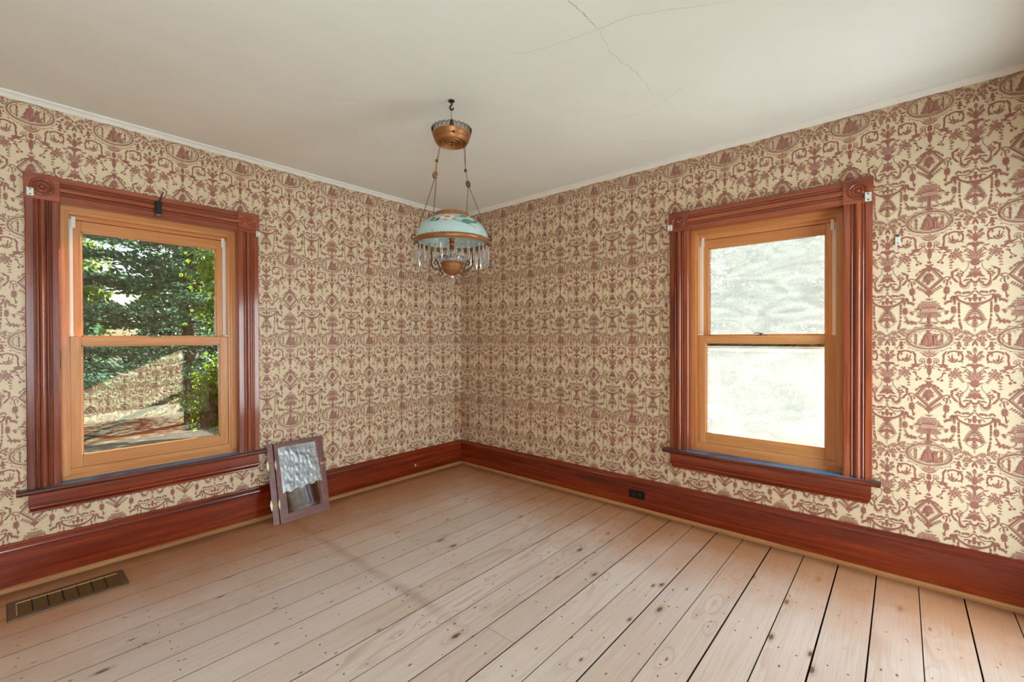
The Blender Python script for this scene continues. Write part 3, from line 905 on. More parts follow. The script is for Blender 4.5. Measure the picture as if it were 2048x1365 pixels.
def make_wall(name, loc, rz, s0, s1, origin, holes, label, p0=None, p1=None):
    """wall slab in local (s, depth, z): printed paper on the room side at depth 0; holes = window centres"""
    TH = 0.16; zt = H_ROOM; holes = [h if isinstance(h, tuple) else (h, 0.4455, 0.44, 2.03) for h in sorted(holes, key=lambda q: q[0] if isinstance(q, tuple) else q)]
    mb = MB(); edges = [s0]
    for c, hw, a_, b_ in holes: edges += [c-hw, c+hw]
    edges.append(s1)
    for i in range(0, len(edges), 2): mb.box(edges[i], edges[i+1], 0, TH, -0.05, zt)
    for c, hw, a_, b_ in holes:
        mb.box(c-hw, c+hw, 0, TH, -0.05, a_); mb.box(c-hw, c+hw, 0, TH, b_, zt)
    base_v = np.array(mb.v); base_f = mb.f
    z0 = 1.268; vv = []; tt = []; ss = []; off = len(base_v)
    p0 = s0 if p0 is None else p0; p1 = s1 if p1 is None else p1      # stretch of wall that carries print
    k0 = math.floor((p0-origin)/REP_W); k1 = math.ceil((p1-origin)/REP_W)
    for k in range(k0, k1+1):
        for r in range(-2, 4):
            cx, cz = origin+k*REP_W, z0+r*REP_H
            s = TV[:, 0]+cx; z = TV[:, 1]+cz
            keep = ~((s[TT] > s1).all(1) | (s[TT] < s0).all(1) | (z[TT] > 2.505).all(1) | (z[TT] < 0.215).all(1))
            for c, hw, a_, b_ in holes: keep &= ~((abs(s[TT]-c) < hw+.055).all(1) & (z[TT] > a_-.02).all(1) & (z[TT] < b_+.05).all(1))
            if not keep.any(): continue
            tri = TT[keep]; used, inv = np.unique(tri, return_inverse=True)
            vv.append(np.stack([np.clip(s[used], s0, s1), -0.00015-TL[used]*4e-6, np.clip(z[used], 0.0, zt)], 1))
            tt.append(inv.reshape(-1, 3)+off); ss.append(TS[keep]); off += len(used)
    allv = np.concatenate([base_v]+vv); tris = np.concatenate(tt); slots = np.concatenate(ss)
    # print triangles must face the room (-depth)
    a, b, c = allv[tris[:, 0]], allv[tris[:, 1]], allv[tris[:, 2]]
    flip = np.cross(b-a, c-a)[:, 1] > 0
    tris[flip] = tris[flip][:, [0, 2, 1]]
    me = bpy.data.meshes.new(name)
    loops = [i for q in base_f for i in q]; nq = len(base_f)
    li = np.concatenate([np.array(loops), tris.ravel()]).astype(np.int32)
    me.vertices.add(len(allv)); me.vertices.foreach_set('co', allv.astype(np.float32).ravel())
    me.loops.add(len(li)); me.loops.foreach_set('vertex_index', li)
    starts = np.concatenate([np.arange(nq)*4, nq*4+np.arange(len(tris))*3]).astype(np.int32)
    me.polygons.add(len(starts)); me.polygons.foreach_set('loop_start', starts)
    me.materials.append(M['paper']); me.materials.append(M['ink'])
    me.polygons.foreach_set('material_index', np.concatenate([np.zeros(nq), 1-slots]).astype(np.int32))
    me.polygons.foreach_set('use_smooth', np.zeros(len(starts), bool))
    me.update(calc_edges=True); me.validate()
    o = bpy.data.objects.new(name, me); COL.objects.link(o); o.location = loc; o.rotation_euler = (0, 0, rz)
    return tag(o, label, 'wall', kind='structure')
R_LEFT, R_RIGHT, R_REAR, R_BACK = 0.0, -PI/2, PI/2, PI
DOOR_S = -DOOR_X
make_wall('wall_left', (0, 0, 0), R_LEFT, -W_ROOM-0.16, 0.16, -0.395, [WIN_L], 'left wall in cream wallpaper printed with maroon urns and ovals')
make_wall('wall_right', (0, 0, 0), R_RIGHT, 0.0, D_ROOM, 0.917, [-WIN_R], 'right wall in cream wallpaper printed with maroon urns and ovals')
make_wall('wall_rear', (-W_ROOM, 0, 0), R_REAR, -D_ROOM, 0.0, -0.1, [], 'papered wall to the left of the camera')
make_wall('wall_back', (0, -D_ROOM, 0), R_BACK, -0.16, W_ROOM+0.16, 0.1, [(DOOR_S, 0.41, -0.02, 2.05), -ADDED_WIN], 'papered wall facing the left window, seen mirrored in its glass')

# ------------------------------------------------------------------ ceiling with hairline cracks, floor of boards
mb = MB(); mb.box(-W_ROOM-0.2, 0.2, -D_ROOM-0.2, 0.2, H_ROOM, H_ROOM+0.12); mb.slot = 1
def crack(pts, w, seed, z):
    r = random.Random(seed); P = spline([(x, y) for x, y in pts], 9); vs = []
    P = [(x+r.uniform(-.006, .006), y+r.uniform(-.006, .006)) for x, y in P]
    n = len(P)
    for i, (x, y) in enumerate(P):
        a, b = P[max(i-1, 0)], P[min(i+1, n-1)]; dx, dy = b[0]-a[0], b[1]-a[1]; L = math.hypot(dx, dy)+1e-9
        ww = w*(0.35+0.65*math.sin(PI*(i+0.6)/(n+0.2)))*r.uniform(0.6, 1.3)
        vs += [(x-dy/L*ww/2, y+dx/L*ww/2, z), (x+dy/L*ww/2, y-dx/L*ww/2, z)]
    mb.add(vs, [(2*i, 2*i+1, 2*i+3, 2*i+2) for i in range(n-1)])
crack([(-1.86, -2.46), (-1.71, -2.47), (-1.60, -2.475), (-1.506, -2.478)], 0.0028, 1, H_ROOM-0.0004)
crack([(-1.506, -2.478), (-1.30, -2.44), (-1.10, -2.46), (-0.87, -2.44)], 0.0012, 2, H_ROOM-0.0004)
crack([(-1.74, -2.09), (-1.59, -2.14), (-1.52, -2.35), (-1.50, -2.48), (-1.47, -2.62), (-1.40, -2.75), (-1.30, -2.93)], 0.0012, 3, H_ROOM-0.0005)
crack([(-0.85, -2.60), (-0.75, -2.35), (-0.80, -2.05)], 0.0010, 4, H_ROOM-0.0004)
crack([(-2.15, -1.05), (-1.98, -1.15), (-1.75, -1.30)], 0.0010, 5, H_ROOM-0.0004)
crack([(-0.35, -2.25), (-0.42, -2.10), (-0.40, -2.02)], 0.0016, 6, H_ROOM-0.0004)
tag(mb.build('ceiling', [M['ceiling'], M['crack']]), 'off-white plaster ceiling with fine cracks', 'ceiling', kind='structure')

floor = tag(MB().box(-W_ROOM-0.2, 0.2, -D_ROOM-0.2, 0.2, -0.10, -0.024).build('floor', M['subfloor']), 'worn pale pine board floor with dark knots and nail holes', 'floor', kind='structure')
joints = [0.0, -0.180, -0.350, -0.521, -0.695, -0.866, -1.033, -1.202, -1.370, -1.538, -1.700, -1.866, -2.031, -2.193, -2.350, -2.502, -2.656, -2.812, -2.980, -3.142, -3.308, -3.474, -3.638, -3.80, -3.99]
gaps = [0.003]*len(joints)
for i, g in {4: .004, 6: .004, 8: .0035, 10: .0045, 12: .004, 13: .005, 15: .0055, 17: .006, 18: .004, 19: .006, 20: .005, 22: .005}.items(): gaps[i] = g
# one board is pieced: two lengths meeting at a slanted butt joint
for i in range(len(joints)-1):
    y1 = joints[i]-gaps[i]/2; y0 = joints[i+1]+gaps[i+1]/2; yc = (y0+y1)/2; b = 0.0007
    spans = [(-W_ROOM, 0.0)]
    if i == 12: spans = [(-W_ROOM, -1.702), (-1.7005, 0.0)]
    if i == 5: spans = [(-W_ROOM, -3.4), (-3.399, 0.0)]
    for x0, x1 in spans:
        h = (y1-y0)/2; mb = MB()
        prof = [(-h, -0.022), (h, -0.022), (h, -b), (h-b, 0.0), (-h+b, 0.0), (-h, -b)]
        o = mb.prism(prof, (x0, 0, 0), (x1, 0, 0), (0, 1, 0), (0, 0, 1)).build('floor_plank', M['floor'], floor)
        o.location = (0, yc, random.uniform(-0.0001, 0.0001))

# ------------------------------------------------------------------ crown, baseboard, shoe moulding per wall (local s, depth, z)
def run(name, wall, s0, s1, prof, mat, label, cat, kind='structure', smooth=False):
    loc, rz = wall
    o = MB().prism(prof, (s0, 0, 0), (s1, 0, 0), (0, 1, 0), (0, 0, 1)).build(name, mat, None, smooth)
    o.location = loc; o.rotation_euler = (0, 0, rz)
    return tag(o, label, cat, kind=kind)
WALLS = [('left', ((0, 0, 0), R_LEFT), -W_ROOM, 0.0), ('right', ((0, 0, 0), R_RIGHT), 0.0, D_ROOM),
         ('rear', ((-W_ROOM, 0, 0), R_REAR), -D_ROOM, 0.0), ('back', ((0, -D_ROOM, 0), R_BACK), 0.0, W_ROOM)]
H = H_ROOM
crown = [(0, H-.032), (-.004, H-.034), (-.007, H-.031), (-.010, H-.024), (-.016, H-.014), (-.020, H-.011), (-.024, H-.009), (-.026, H-.004), (-.026, H), (0, H)]
cap = [(0, .238), (-.006, .240), (-.010, .236), (-.011, .229), (-.015, .227), (-.018, .223), (-.018, .218), (-.021, .215), (-.023, .209), (-.0235, .203), (-.021, .199), (-.021, .193), (-.018, .191), (-.018, 0.002), (0, 0.002)]
shoe = [(-.018, .026), (-.022, .026), (-.028, .023), (-.032, .017), (-.034, .010), (-.034, .001), (-.018, .001)]
desc = {'left': 'along the left wall', 'right': 'along the right wall', 'rear': 'along the wall to the left of the camera', 'back': 'along the back wall'}
for i, (sd, wl, s0, s1) in enumerate(WALLS):
    b0 = DOOR_S+.53 if sd == 'back' else s0
    run('trim_%d' % (i+1), wl, s0, s1, crown, M['crown_paint'], 'white painted crown moulding '+desc[sd], 'crown moulding', smooth=35)
    bb = run('baseboard_'+sd, wl, b0, s1, cap, M['base_x'], 'tall dark red varnished baseboard '+desc[sd], 'baseboard', smooth=30)
    if sd == 'left':                                             # varnish knocked off, bare wood shows
        for cx, cz, rr_ in ((-.583, .101, .013), (-.553, .086, .0035)):
            pts = [(cx+rr_*(.8+.25*math.sin(3*t+1))*math.cos(t), -.0185, cz+1.2*rr_*(.85+.2*math.cos(2*t))*math.sin(t)) for t in np.linspace(0, 2*PI, 13)[:-1]]
            n = len(pts); MB().add(pts+[(x, -.0178, z) for x, y, z in pts], [tuple(range(n))]+[(i, (i+1) % n, n+(i+1) % n, n+i) for i in range(n)]).build('bare_patch', M['latch_wood'], bb)
    run('trim_%d' % (i+5), wl, b0, s1, shoe, M['shoe_x'], 'bare wood shoe moulding at the foot of the baseboard '+desc[sd], 'shoe moulding', smooth=35)

# ------------------------------------------------------------------ windows, built in local (s, depth, z)
CAS = [(0, 0), (0, .018), (.003, .021), (.029, .021), (.032, .0145), (.034, .0145), (.036, .020), (.039, .0215), (.042, .020), (.044, .0135), (.047, .0135), (.049, .019), (.053, .0245), (.058, .0275), (.0635, .0285), (.069, .0275), (.074, .0245), (.078, .019), (.080, .0135), (.083, .0135), (.085, .020), (.088, .0215), (.091, .020), (.093, .0145), (.095, .0145), (.098, .021), (.124, .021), (.127, .018), (.127, 0)]
def make_window(name, loc, rz, label, upper_pane, lower_pane, screen=False, cat='window'):
    w = empty(name, loc, rz); tag(w, label, cat, kind='structure')
    OUT, INN = 0.5525, 0.4255
    for sg in (-1, 1):
        prof = [(sg*(OUT-t), -h) for t, h in CAS]
        MB().prism(prof, (0, 0, 0.500), (0, 0, 2.006), (1, 0, 0), (0, 1, 0)).build('side_casing', M['mahog_z'], w, 35)
        b0, b1 = sorted((sg*(OUT+.004), sg*(OUT-.129)))
        blk = MB().bevbox(b0, b1, -.030, 0, 2.004, 2.138, .002).build('corner_block', M['mahog_x'], w)
        ros = [(.0465, 0), (.0465, .003), (.044, .0065), (.040, .0075), (.036, .0062), (.033, .002), (.031, -.0005), (.027, .0015), (.024, .0045), (.021, .0052), (.018, .0040), (.0165, .000), (.0155, -.002), (.0135, .001), (.010, .0060), (.006, .0085), (.003, .0093), (1e-4, .0095)]
        MB().lathe([(r, -h) for r, h in ros], ((b0+b1)/2, -.030, 2.071), 'y', 40).build('rosette', M['mahog_x'], blk, 50)
        # jamb inside the opening, dark
        j0, j1 = sorted((sg*INN, sg*.4455))
        MB().box(j0, j1, -.006, .058, .50, 2.012).build('jamb', M['mahog_z'], w)
        # pale pine frame of the sash unit with its stop
        f0, f1 = sorted((sg*.386, sg*.4455))
        fm = MB().box(f0, f1, .058, .15, .485, 2.012)
        g0, g1 = sorted((sg*.398, sg*.4255)); fm.box(g0, g1, .046, .058, .52, 1.985)
        fm.build('frame_side', M['honey_z'], w)
        l0, l1 = sorted((sg*.367, sg*.3855)); c0, c1 = sorted((sg*.357, sg*.374))
        lm = MB().box(l0, l1, .099, .108, 1.2875, 1.965); lm.box(l0, l1, .062, .099, 1.29, 1.30)
        lm.box(c0, c1, .088, .099, 1.90, 1.962); lm.build('jamb_liner', M['vinyl'], w)
    hp = [(-h, 2.136-t) for t, h in CAS]
    MB().prism(hp, (-(OUT-.129), 0, 0), (OUT-.129, 0, 0), (0, 1, 0), (0, 0, 1)).build('head_casing', M['mahog_x'], w, 35)
    MB().box(-.4455, .4455, -.006, .058, 2.008, 2.03).build('jamb', M['mahog_x'], w)
    hm = MB().box(-.386, .386, .058, .15, 1.968, 2.010); hm.box(-.4255, .4255, .046, .058, 1.985, 2.008); hm.box(-.386, .386, .097, .15, 1.948, 1.968)
    hm.build('frame_head', M['honey_x'], w)
    bm_ = MB().box(-.4255, .4255, .052, .15, .485, .524); bm_.box(-.386, .386, .060, .15, .524, .5555); bm_.box(-.4255, .4255, .046, .052, .485, .512)
    bm_.build('frame_sill', M['honey_x'], w)
    # stool with rounded nose and horns, apron below
    nose = [(0, .476), (-.056, .476), (-.063, .479), (-.066, .485), (-.066, .491), (-.063, .497), (-.056, .500), (0, .500)]
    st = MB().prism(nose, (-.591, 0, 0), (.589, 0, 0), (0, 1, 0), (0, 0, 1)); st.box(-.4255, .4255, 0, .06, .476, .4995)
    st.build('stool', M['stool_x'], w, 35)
    ap = [(0, .476), (-.021, .476), (-.021, .418), (-.018, .414), (-.018, .409), (-.024, .405), (-.0255, .399), (-.0235, .392), (-.017, .385), (-.012, .378), (-.013, .372), (-.010, .368), (0, .368)]
    a0 = MB()
    n = len(ap); vs = []
    for sg in (-1, 1):
        for d, z in ap:
            cut = max(0.0, (.404-z)/.036)*.014 if z < .404 else 0.0
            vs.append((sg*(.5485-cut), d, z))
    a0.add(vs, [(i, (i+1) % n, n+(i+1) % n, n+i) for i in range(n)]+[tuple(range(n))[::-1], tuple(range(n, 2*n))])
    a0.build('apron', M['base_x'], w, 35)
    # sashes
    def sash(nm, hw, gw, d0, d1, z0, z1, g0, g1, pane, lock=False):
        sm = MB()
        for sg in (-1, 1):
            e0, e1 = sorted((sg*gw, sg*hw)); sm.bevbox(e0, e1, d0, d1, z0, z1, .0015)
        so = sm.build(nm, M['honey_z'], w)
        for a_, b_ in ((z0, g0), (g1, z1)):
            MB().bevbox(-gw, gw, d0, d1, a_, b_, .0015).build('rail', M['honey_x'], so)
        dm = (d0+d1)/2
        gb = MB()
        for sg in (-1, 1):
            e0, e1 = sorted((sg*gw, sg*(gw-.006))); gb.box(e0, e1, d0+.006, dm, g0, g1)
        gb.box(-gw, gw, d0+.006, dm, g0, g0+.006); gb.box(-gw, gw, d0+.006, dm, g1-.006, g1)
        gb.build('glazing_bead', M['honey_x'], so)
        MB().box(-gw-.004, gw+.004, dm, dm+.004, g0-.004, g1+.004).build('glass_pane', M[pane], so)
        if lock:
            lk = MB(); lk.bevbox(-.032, .032, d0+.006, d0+.026, z1, z1+.006, .001); lk.lathe([(1e-4, .016), (.010, .015), (.013, .008), (.013, .004)], (0, d0+.016, z1), 'z', 14); lk.tube([(0, d0+.016, z1+.013), (-.02, d0+.010, z1+.015), (-.042, d0+.004, z1+.014)], [.004, .0035, .003], 8)
            lk.build('sash_lock', M['lock_metal'], so, 40)
    sash('lower_sash', .384, .337, .062, .097, .5565, 1.287, .620, 1.239, lower_pane, True)
    sash('upper_sash', .3665, .332, .109, .144, 1.246, 1.946, 1.289, 1.887, upper_pane)
    if screen:
        sf = MB()
        for sg in (-1, 1):
            e0, e1 = sorted((sg*.353, sg*.366)); sf.box(e0, e1, .150, .160, .55, 1.215)
        sf.box(-.366, .366, .150, .160, .55, .565); sf.box(-.366, .366, .150, .160, 1.205, 1.215)
        so = sf.build('screen_frame', M['vinyl'], w)
        MB().box(-.353, .353, .154, .156, .565, 1.205).build('insect_mesh', M['screen'], so)
    # weathered outer casing so that the wall's cut edge is covered from outside
    oc = MB()
    for sg in (-1, 1):
        e0, e1 = sorted((sg*.386, sg*.50)); oc.box(e0, e1, .15, .18, .44, 2.08)
    oc.box(-.50, .50, .15, .18, 2.0, 2.10); oc.box(-.50, .50, .15, .21, .42, .485); oc.build('outer_casing', M['siding'], w)
    return w
make_window('window_1', (WIN_L, 0, 0), R_LEFT, 'sash window with clear glass and red-brown fluted casing, trees outside', 'clear_pane', 'clear_pane')
make_window('window_2', (0, WIN_R, 0), R_RIGHT, 'sash window with hazy dusty glass and red-brown fluted casing', 'dusty_pane', 'light_dust_pane', True)
make_window('window_3', (ADDED_WIN, -D_ROOM, 0), R_BACK, 'sash window in the back wall behind the camera', 'clear_pane', 'clear_pane')
# glazed door added unseen for fill light, local axes of the back wall
dw = empty('door_1', (DOOR_X, -D_ROOM, 0), R_BACK); tag(dw, 'glazed garden door in the back wall', 'door', kind='structure')
for sg in (-1, 1):
    MB().prism([(sg*(.527-t), -h) for t, h in CAS], (0, 0, 0.0), (0, 0, 2.05), (1, 0, 0), (0, 1, 0)).build('side_casing', M['mahog_z'], dw, 35)
    e0, e1 = sorted((sg*.300, sg*.39)); MB().bevbox(e0, e1, .06, .10, .01, 2.03, .002).build('stile', M['mahog_z'], dw)
MB().prism([(-h, 2.177-t) for t, h in CAS], (-.527, 0, 0), (.527, 0, 0), (0, 1, 0), (0, 0, 1)).build('head_casing', M['mahog_x'], dw, 35)
for z0, z1 in ((.01, .22), (1.92, 2.03)): MB().bevbox(-.30, .30, .06, .10, z0, z1, .002).build('rail', M['mahog_x'], dw)
MB().box(-.30, .30, .078, .082, .22, 1.92).build('glass_pane', M['clear_pane'], dw)

# ------------------------------------------------------------------ hanging lamp on its ceiling hook
LX, LY = -1.5286, -1.6154
hk = MB(); hk.lathe([(1e-4, H-.002), (.016, H-.002), (.017, H-.006), (.010, H-.010), (.006, H-.013), (1e-4, H-.014)], (LX, LY, 0), 'z', 18)
# direction helpers: image right (R) and towards the camera (C) at the lamp
RX, RY = 0.7536, -0.6573                                      # image right is a mix of +x and -y
CXd, CYd = -0.66, -0.75
hpts = [(0, H-.010), (.002, H-.022), (-.006, H-.032), (-.008, H-.042), (-.001, H-.050), (.007, H-.047), (.008, H-.040)]
hr = Vector((0.7536, -0.6573, 0)); hr = Vector((math.sin(YAW), -math.cos(YAW), 0)); hc = Vector((-math.cos(YAW), -math.sin(YAW), 0))
LC = Vector((LX, LY, 0))
def lp(r, c, z): return LC + hr*r + hc*c + Vector((0, 0, z))  # right, towards camera, height
hook = MB(); hook.v, hook.f, hook.mi = hk.v, hk.f, hk.mi
hook.tube(spline([lp(x, 0, z) for x, z in hpts], 4), [.0045]*(4*(len(hpts)-1)+1), 8)
ho = hook.build('ceiling_hook', M['hook_iron'], None, 40); tag(ho, 'small dark iron hook screwed into the ceiling', 'hook')
lamp = empty('hanging_lamp', (LX, LY, 1.56)); tag(lamp, 'antique brass hanging lamp with painted glass shade and crystal prisms', 'lamp')
def lb(mb, name, mat, parent=lamp, smooth=40):
    mb.v = [(x-LX, y-LY, z-1.56) for x, y, z in mb.v]
    return mb.build(name, mat, parent, smooth)
# crown (canopy) with pierced gallery
cp = MB().lathe([(.099, 2.352), (.101, 2.350), (.100, 2.346), (.097, 2.338), (.092, 2.326), (.090, 2.324), (.091, 2.321), (.089, 2.316), (.083, 2.306), (.080, 2.302), (.076, 2.301), (.073, 2.305), (.067, 2.313), (.060, 2.312), (.054, 2.304), (.049, 2.303), (.045, 2.308), (.040, 2.314), (.033, 2.312), (.028, 2.305), (.022, 2.304), (.017, 2.309), (.010, 2.314), (1e-4, 2.314)], LC, 'z', 48)
cpo = lb(cp, 'canopy', M['brass'])
NG = 26
for k in range(NG):
    t = 2*PI*k/NG; g = MB(); u = Vector((math.cos(t), math.sin(t), 0)); e = Vector((-math.sin(t), math.cos(t), 0))
    def gp(a, b): return LC + u*(.0995+.22*(b-2.352)) + e*a + Vector((0, 0, b))
    hw = .0995*PI/NG
    g.tube([gp(-hw, 2.352)]+[gp(-hw*1.02*math.cos(q), 2.364+.0125*math.sin(q)) for q in np.linspace(0.0, PI, 9)]+[gp(hw, 2.352)], .0017, 5)
    g.tube([gp(-hw*.62*math.cos(q), 2.363+.008*math.sin(q)) for q in np.linspace(0, 2*PI, 11)[:-1]], .0011, 4, closed=True)
    g.tube([gp(-hw*.5, 2.354), gp(0, 2.363), gp(hw*.5, 2.372)], .0009, 4); g.tube([gp(hw*.5, 2.354), gp(0, 2.363), gp(-hw*.5, 2.372)], .0009, 4)
    lb(g, 'gallery_scallop', M['dark_bronze'], cpo, 60)
lp_ = MB(); lp_.tube(spline([lp(-.013, 0, 2.35), lp(-.008, 0, 2.395), lp(0, 0, 2.430), lp(.008, 0, 2.395), lp(.013, 0, 2.35)], 5), [.0042]*21, 8); lb(lp_, 'hanging_loop', M['dark_bronze'])
wr = MB()
wr.tube([lp(-.002, .0, 2.426), lp(-.0035, 0, H-.050)], .0007, 5); wr.tube([lp(.002, .0, 2.426), lp(.001, 0, H-.050)], .0007, 5); lb(wr, 'wire', M['chain_metal'])
fin = MB().lathe([(1e-4, 2.289), (.004, 2.290), (.005, 2.295), (.003, 2.300), (.004, 2.309)], LC, 'z', 12); lb(fin, 'canopy_screw', M['aged_brass'])
kb = MB().lathe([(1e-4, 0), (.006, .002), (.0075, .008), (.005, .014), (.003, .024)], lp(.021, .086, 2.318), 'z', 10); lb(kb, 'winding_key', M['dark_bronze'])
# chains: links are small alternating rings along each strand
def chain(p, q, name, mat='chain_metal', size=.0062, r=.0009):
    p, q = Vector(p), Vector(q); L = (q-p).length; n = max(3, int(L/(size*1.25))); d = (q-p)/L
    a = d.orthogonal().normalized(); b = d.cross(a); m = MB()
    for i in range(n):
        c = p+d*(L*(i+.5)/n); w = a if i % 2 else b
        m.tube([c+d*(math.cos(t)*size*.78)+w*(math.sin(t)*size*.42) for t in np.linspace(0, 2*PI, 9)[:-1]], r, 4, closed=True)
    return lb(m, name, M[mat], lamp, 60)
def cord(pts, name, r=.0016, mat='aged_brass'):
    m = MB(); m.tube(pts, r, 6); return lb(m, name, M[mat])
RB = 1.775                                                     # rim height
PL, PR = lp(-.088, .0, 2.138), lp(.086, .0, 2.088)             # the two pulleys
cord([lp(-.055, .015, 2.303), lp(-.078, .006, 2.210), PL], 'lift_cord'); cord([lp(-.055, .0, 2.303), PL+Vector((.004, 0, .01))], 'lift_cord', .0009)
cord([lp(.064, .0, 2.303), lp(.072, .0, 2.170), PR], 'lift_cord'); cord([lp(.072, .0, 2.303), lp(.072, 0, 2.170)], 'lift_cord', .0012)
for c in (lp(-.078, .006, 2.210), lp(.0725, .0, 2.160)):
    m = MB(); m.sphere(c, .0085, 1.0, 14, 8); lb(m, 'weight_bead', M['petal_tip'] if False else M['aged_brass'])
for c, tilt in ((PL, .35), (PR, -.15)):
    m = MB(); ax = (hr*math.sin(tilt)+Vector((0, 0, math.cos(tilt)))); nrm = (hc*.75+hr*.66).normalized(); side = ax.cross(nrm).normalized()
    vs = []; seg = 20
    for dz in (-.003, .003):
        for k in range(seg): t = 2*PI*k/seg; vs.append(c+nrm*dz+ax*math.cos(t)*.0185+side*math.sin(t)*.0135)
    m.add(vs, [tuple(range(seg))[::-1], tuple(range(seg, 2*seg))]+[(k, (k+1) % seg, seg+(k+1) % seg, seg+k) for k in range(seg)])
    lb(m, 'pulley', M['aged_brass'], lamp, 30)
def rim(az, r=.198, z=1.80): return lp(r*math.cos(az), r*math.sin(az), z)   # azimuth: 0 = image right, +90 deg = towards camera
chain(PL+Vector((0, 0, -.015)), rim(math.radians(188), .196, 1.832), 'chain'); chain(PL+hr*.006+Vector((0, 0, -.014)), rim(math.radians(112), .192, 1.80), 'chain')
chain(PR+Vector((0, 0, -.016)), rim(math.radians(292), .150, 1.86), 'chain'); chain(PR+hr*.004+Vector((0, 0, -.014)), rim(math.radians(-14), .203, 1.815), 'chain')
# shade: dome of opal glass with fitter ring and rim band
dome = []
for i in range(19):
    t = i/18*math.radians(63); dome.append((.192*math.cos(t), 1.789+.140*math.sin(t)))
inner = [(max(r-.0035, .001), z-.002) for r, z in dome][::-1]
sh = lb(MB().lathe(dome+inner+[dome[0]], LC, 'z', 64), 'shade', M['opal'], lamp, 50)
rt, zt_ = dome[-1]
lb(MB().lathe([(rt+.002, zt_-.004), (rt+.006, zt_-.002), (rt+.006, zt_+.006), (rt+.003, zt_+.010), (rt+.003, zt_+.016), (rt-.002, zt_+.018), (rt-.005, zt_+.016), (rt-.005, zt_-.003)], LC, 'z', 56), 'fitter_ring', M['brass'])
rb = lb(MB().lathe([(.195, 1.764), (.201, 1.764), (.203, 1.767), (.200, 1.771), (.1985, 1.775), (.200, 1.780), (.203, 1.785), (.200, 1.789), (.197, 1.7895), (.190, 1.7885), (.189, 1.766), (.195, 1.764)], LC, 'z', 72), 'rim_band', M['brass'])
em = MB(); NE = 76
for k in range(NE):
    t = 2*PI*k/NE; u = Vector((math.cos(t), math.sin(t), 0)); e = Vector((-math.sin(t), math.cos(t), 0)); c = LC+u*.1965+Vector((0, 0, 1.7885))
    vs = [c+e*(.0072*math.cos(q))+Vector((0, 0, .0055*math.sin(q)))+u*(w-.0035*math.sin(q)) for w in (0, .0012) for q in np.linspace(0, PI, 6)]
    em.add(vs, [tuple(range(6)), tuple(range(6, 12))[::-1]]+[(i, i+1, i+7, i+6) for i in range(5)])
lb(em, 'scalloped_edge', M['aged_brass'], rb, 0)
# painted blossom, stem and leaves lie on the dome
def dome_pt(az, h, lift=.0006):
    """az in degrees (90 = camera side), h 0..1 up the dome"""
    t = h*math.radians(63); r = .192*math.cos(t)+lift; z = 1.789+.140*math.sin(t)+lift*.6; q = math.radians(az)
    return lp(r*math.cos(q), r*math.sin(q), z)
def patch(poly, name, mat, lift):
    from_c = (sum(p[0] for p in poly)/len(poly), sum(p[1] for p in poly)/len(poly)); m = MB(); rings = 4; n = len(poly); vs = [dome_pt(*from_c, lift)]
    for j in range(1, rings+1):
        for a_, h_ in poly: vs.append(dome_pt(from_c[0]+(a_-from_c[0])*j/rings, from_c[1]+(h_-from_c[1])*j/rings, lift))
    fs = [(0, 1+k, 1+(k+1) % n) for k in range(n)]
    for j in range(rings-1): fs += [(1+j*n+k, 1+j*n+(k+1) % n, 1+(j+1)*n+(k+1) % n, 1+(j+1)*n+k) for k in range(n)]
    m.add(vs, fs); return lb(m, name, M[mat], sh, 60)
def lens(c, ang, L, w, n=9):
    out = []
    ca, sa = math.cos(ang), math.sin(ang); K = 1/28.0 / 0.52                  # degrees azimuth to dome-height, so shapes stay round
    for s_ in (1, -1):
        ts = [i/n for i in range(n+1)] if s_ == 1 else [i/n for i in range(n-1, 0, -1)]
        for t in ts:
            a_ = (t-.5)*L; b_ = s_*w*math.sin(PI*t)**.8/2
            out.append((c[0]+(a_*ca-b_*sa), c[1]+(a_*sa+b_*ca)*.0121))
    return out
FC = (91, .63)
for k, (an, L) in enumerate(((8, 16), (80, 12), (150, 13), (200, 16), (262, 13), (325, 15))):
    a_ = math.radians(an); c = (FC[0]-math.cos(a_)*L*.72, FC[1]+math.sin(a_)*L*.72*.0121)
    patch(lens(c, PI-a_, L, 11), 'painted_petal', 'petal_paint', .0008)
    c2 = (FC[0]-math.cos(a_)*L*1.02, FC[1]+math.sin(a_)*L*1.02*.0121)
    patch(lens(c2, PI-a_, L*.42, 5.5), 'painted_petal_tip', 'petal_tip', .0011)
patch([(FC[0]+6.5*math.cos(t), FC[1]+6*.0121*math.sin(t)) for t in np.linspace(0, 2*PI, 15)[:-1]], 'painted_centre', 'centre_paint', .0013)
for c, an, L, w, mt in (((57, .72), 155, 27, 10, 'leaf_paint'), ((56, .45), 165, 24, 16, 'leaf_paint'), ((36, .52), 140, 28, 9, 'leaf_paint'), ((120, .50), 30, 17, 5.5, 'leaf_paint'), ((108, .50), -60, 13, 7, 'leaf_paint_dark'), ((118, .58), 12, 13, 4, 'leaf_paint'), ((150, .35), 30, 10, 6, 'petal_tip')):
    patch(lens(c, math.radians(an), L, w), 'painted_leaf', mt, .0009)
sm_ = MB(); sm_.tube(spline([dome_pt(84, .52, .001), dome_pt(70, .42, .001), dome_pt(50, .30, .001), dome_pt(30, .12, .001)], 6), .0009, 4); lb(sm_, 'painted_stem', M['leaf_paint_dark'], sh)
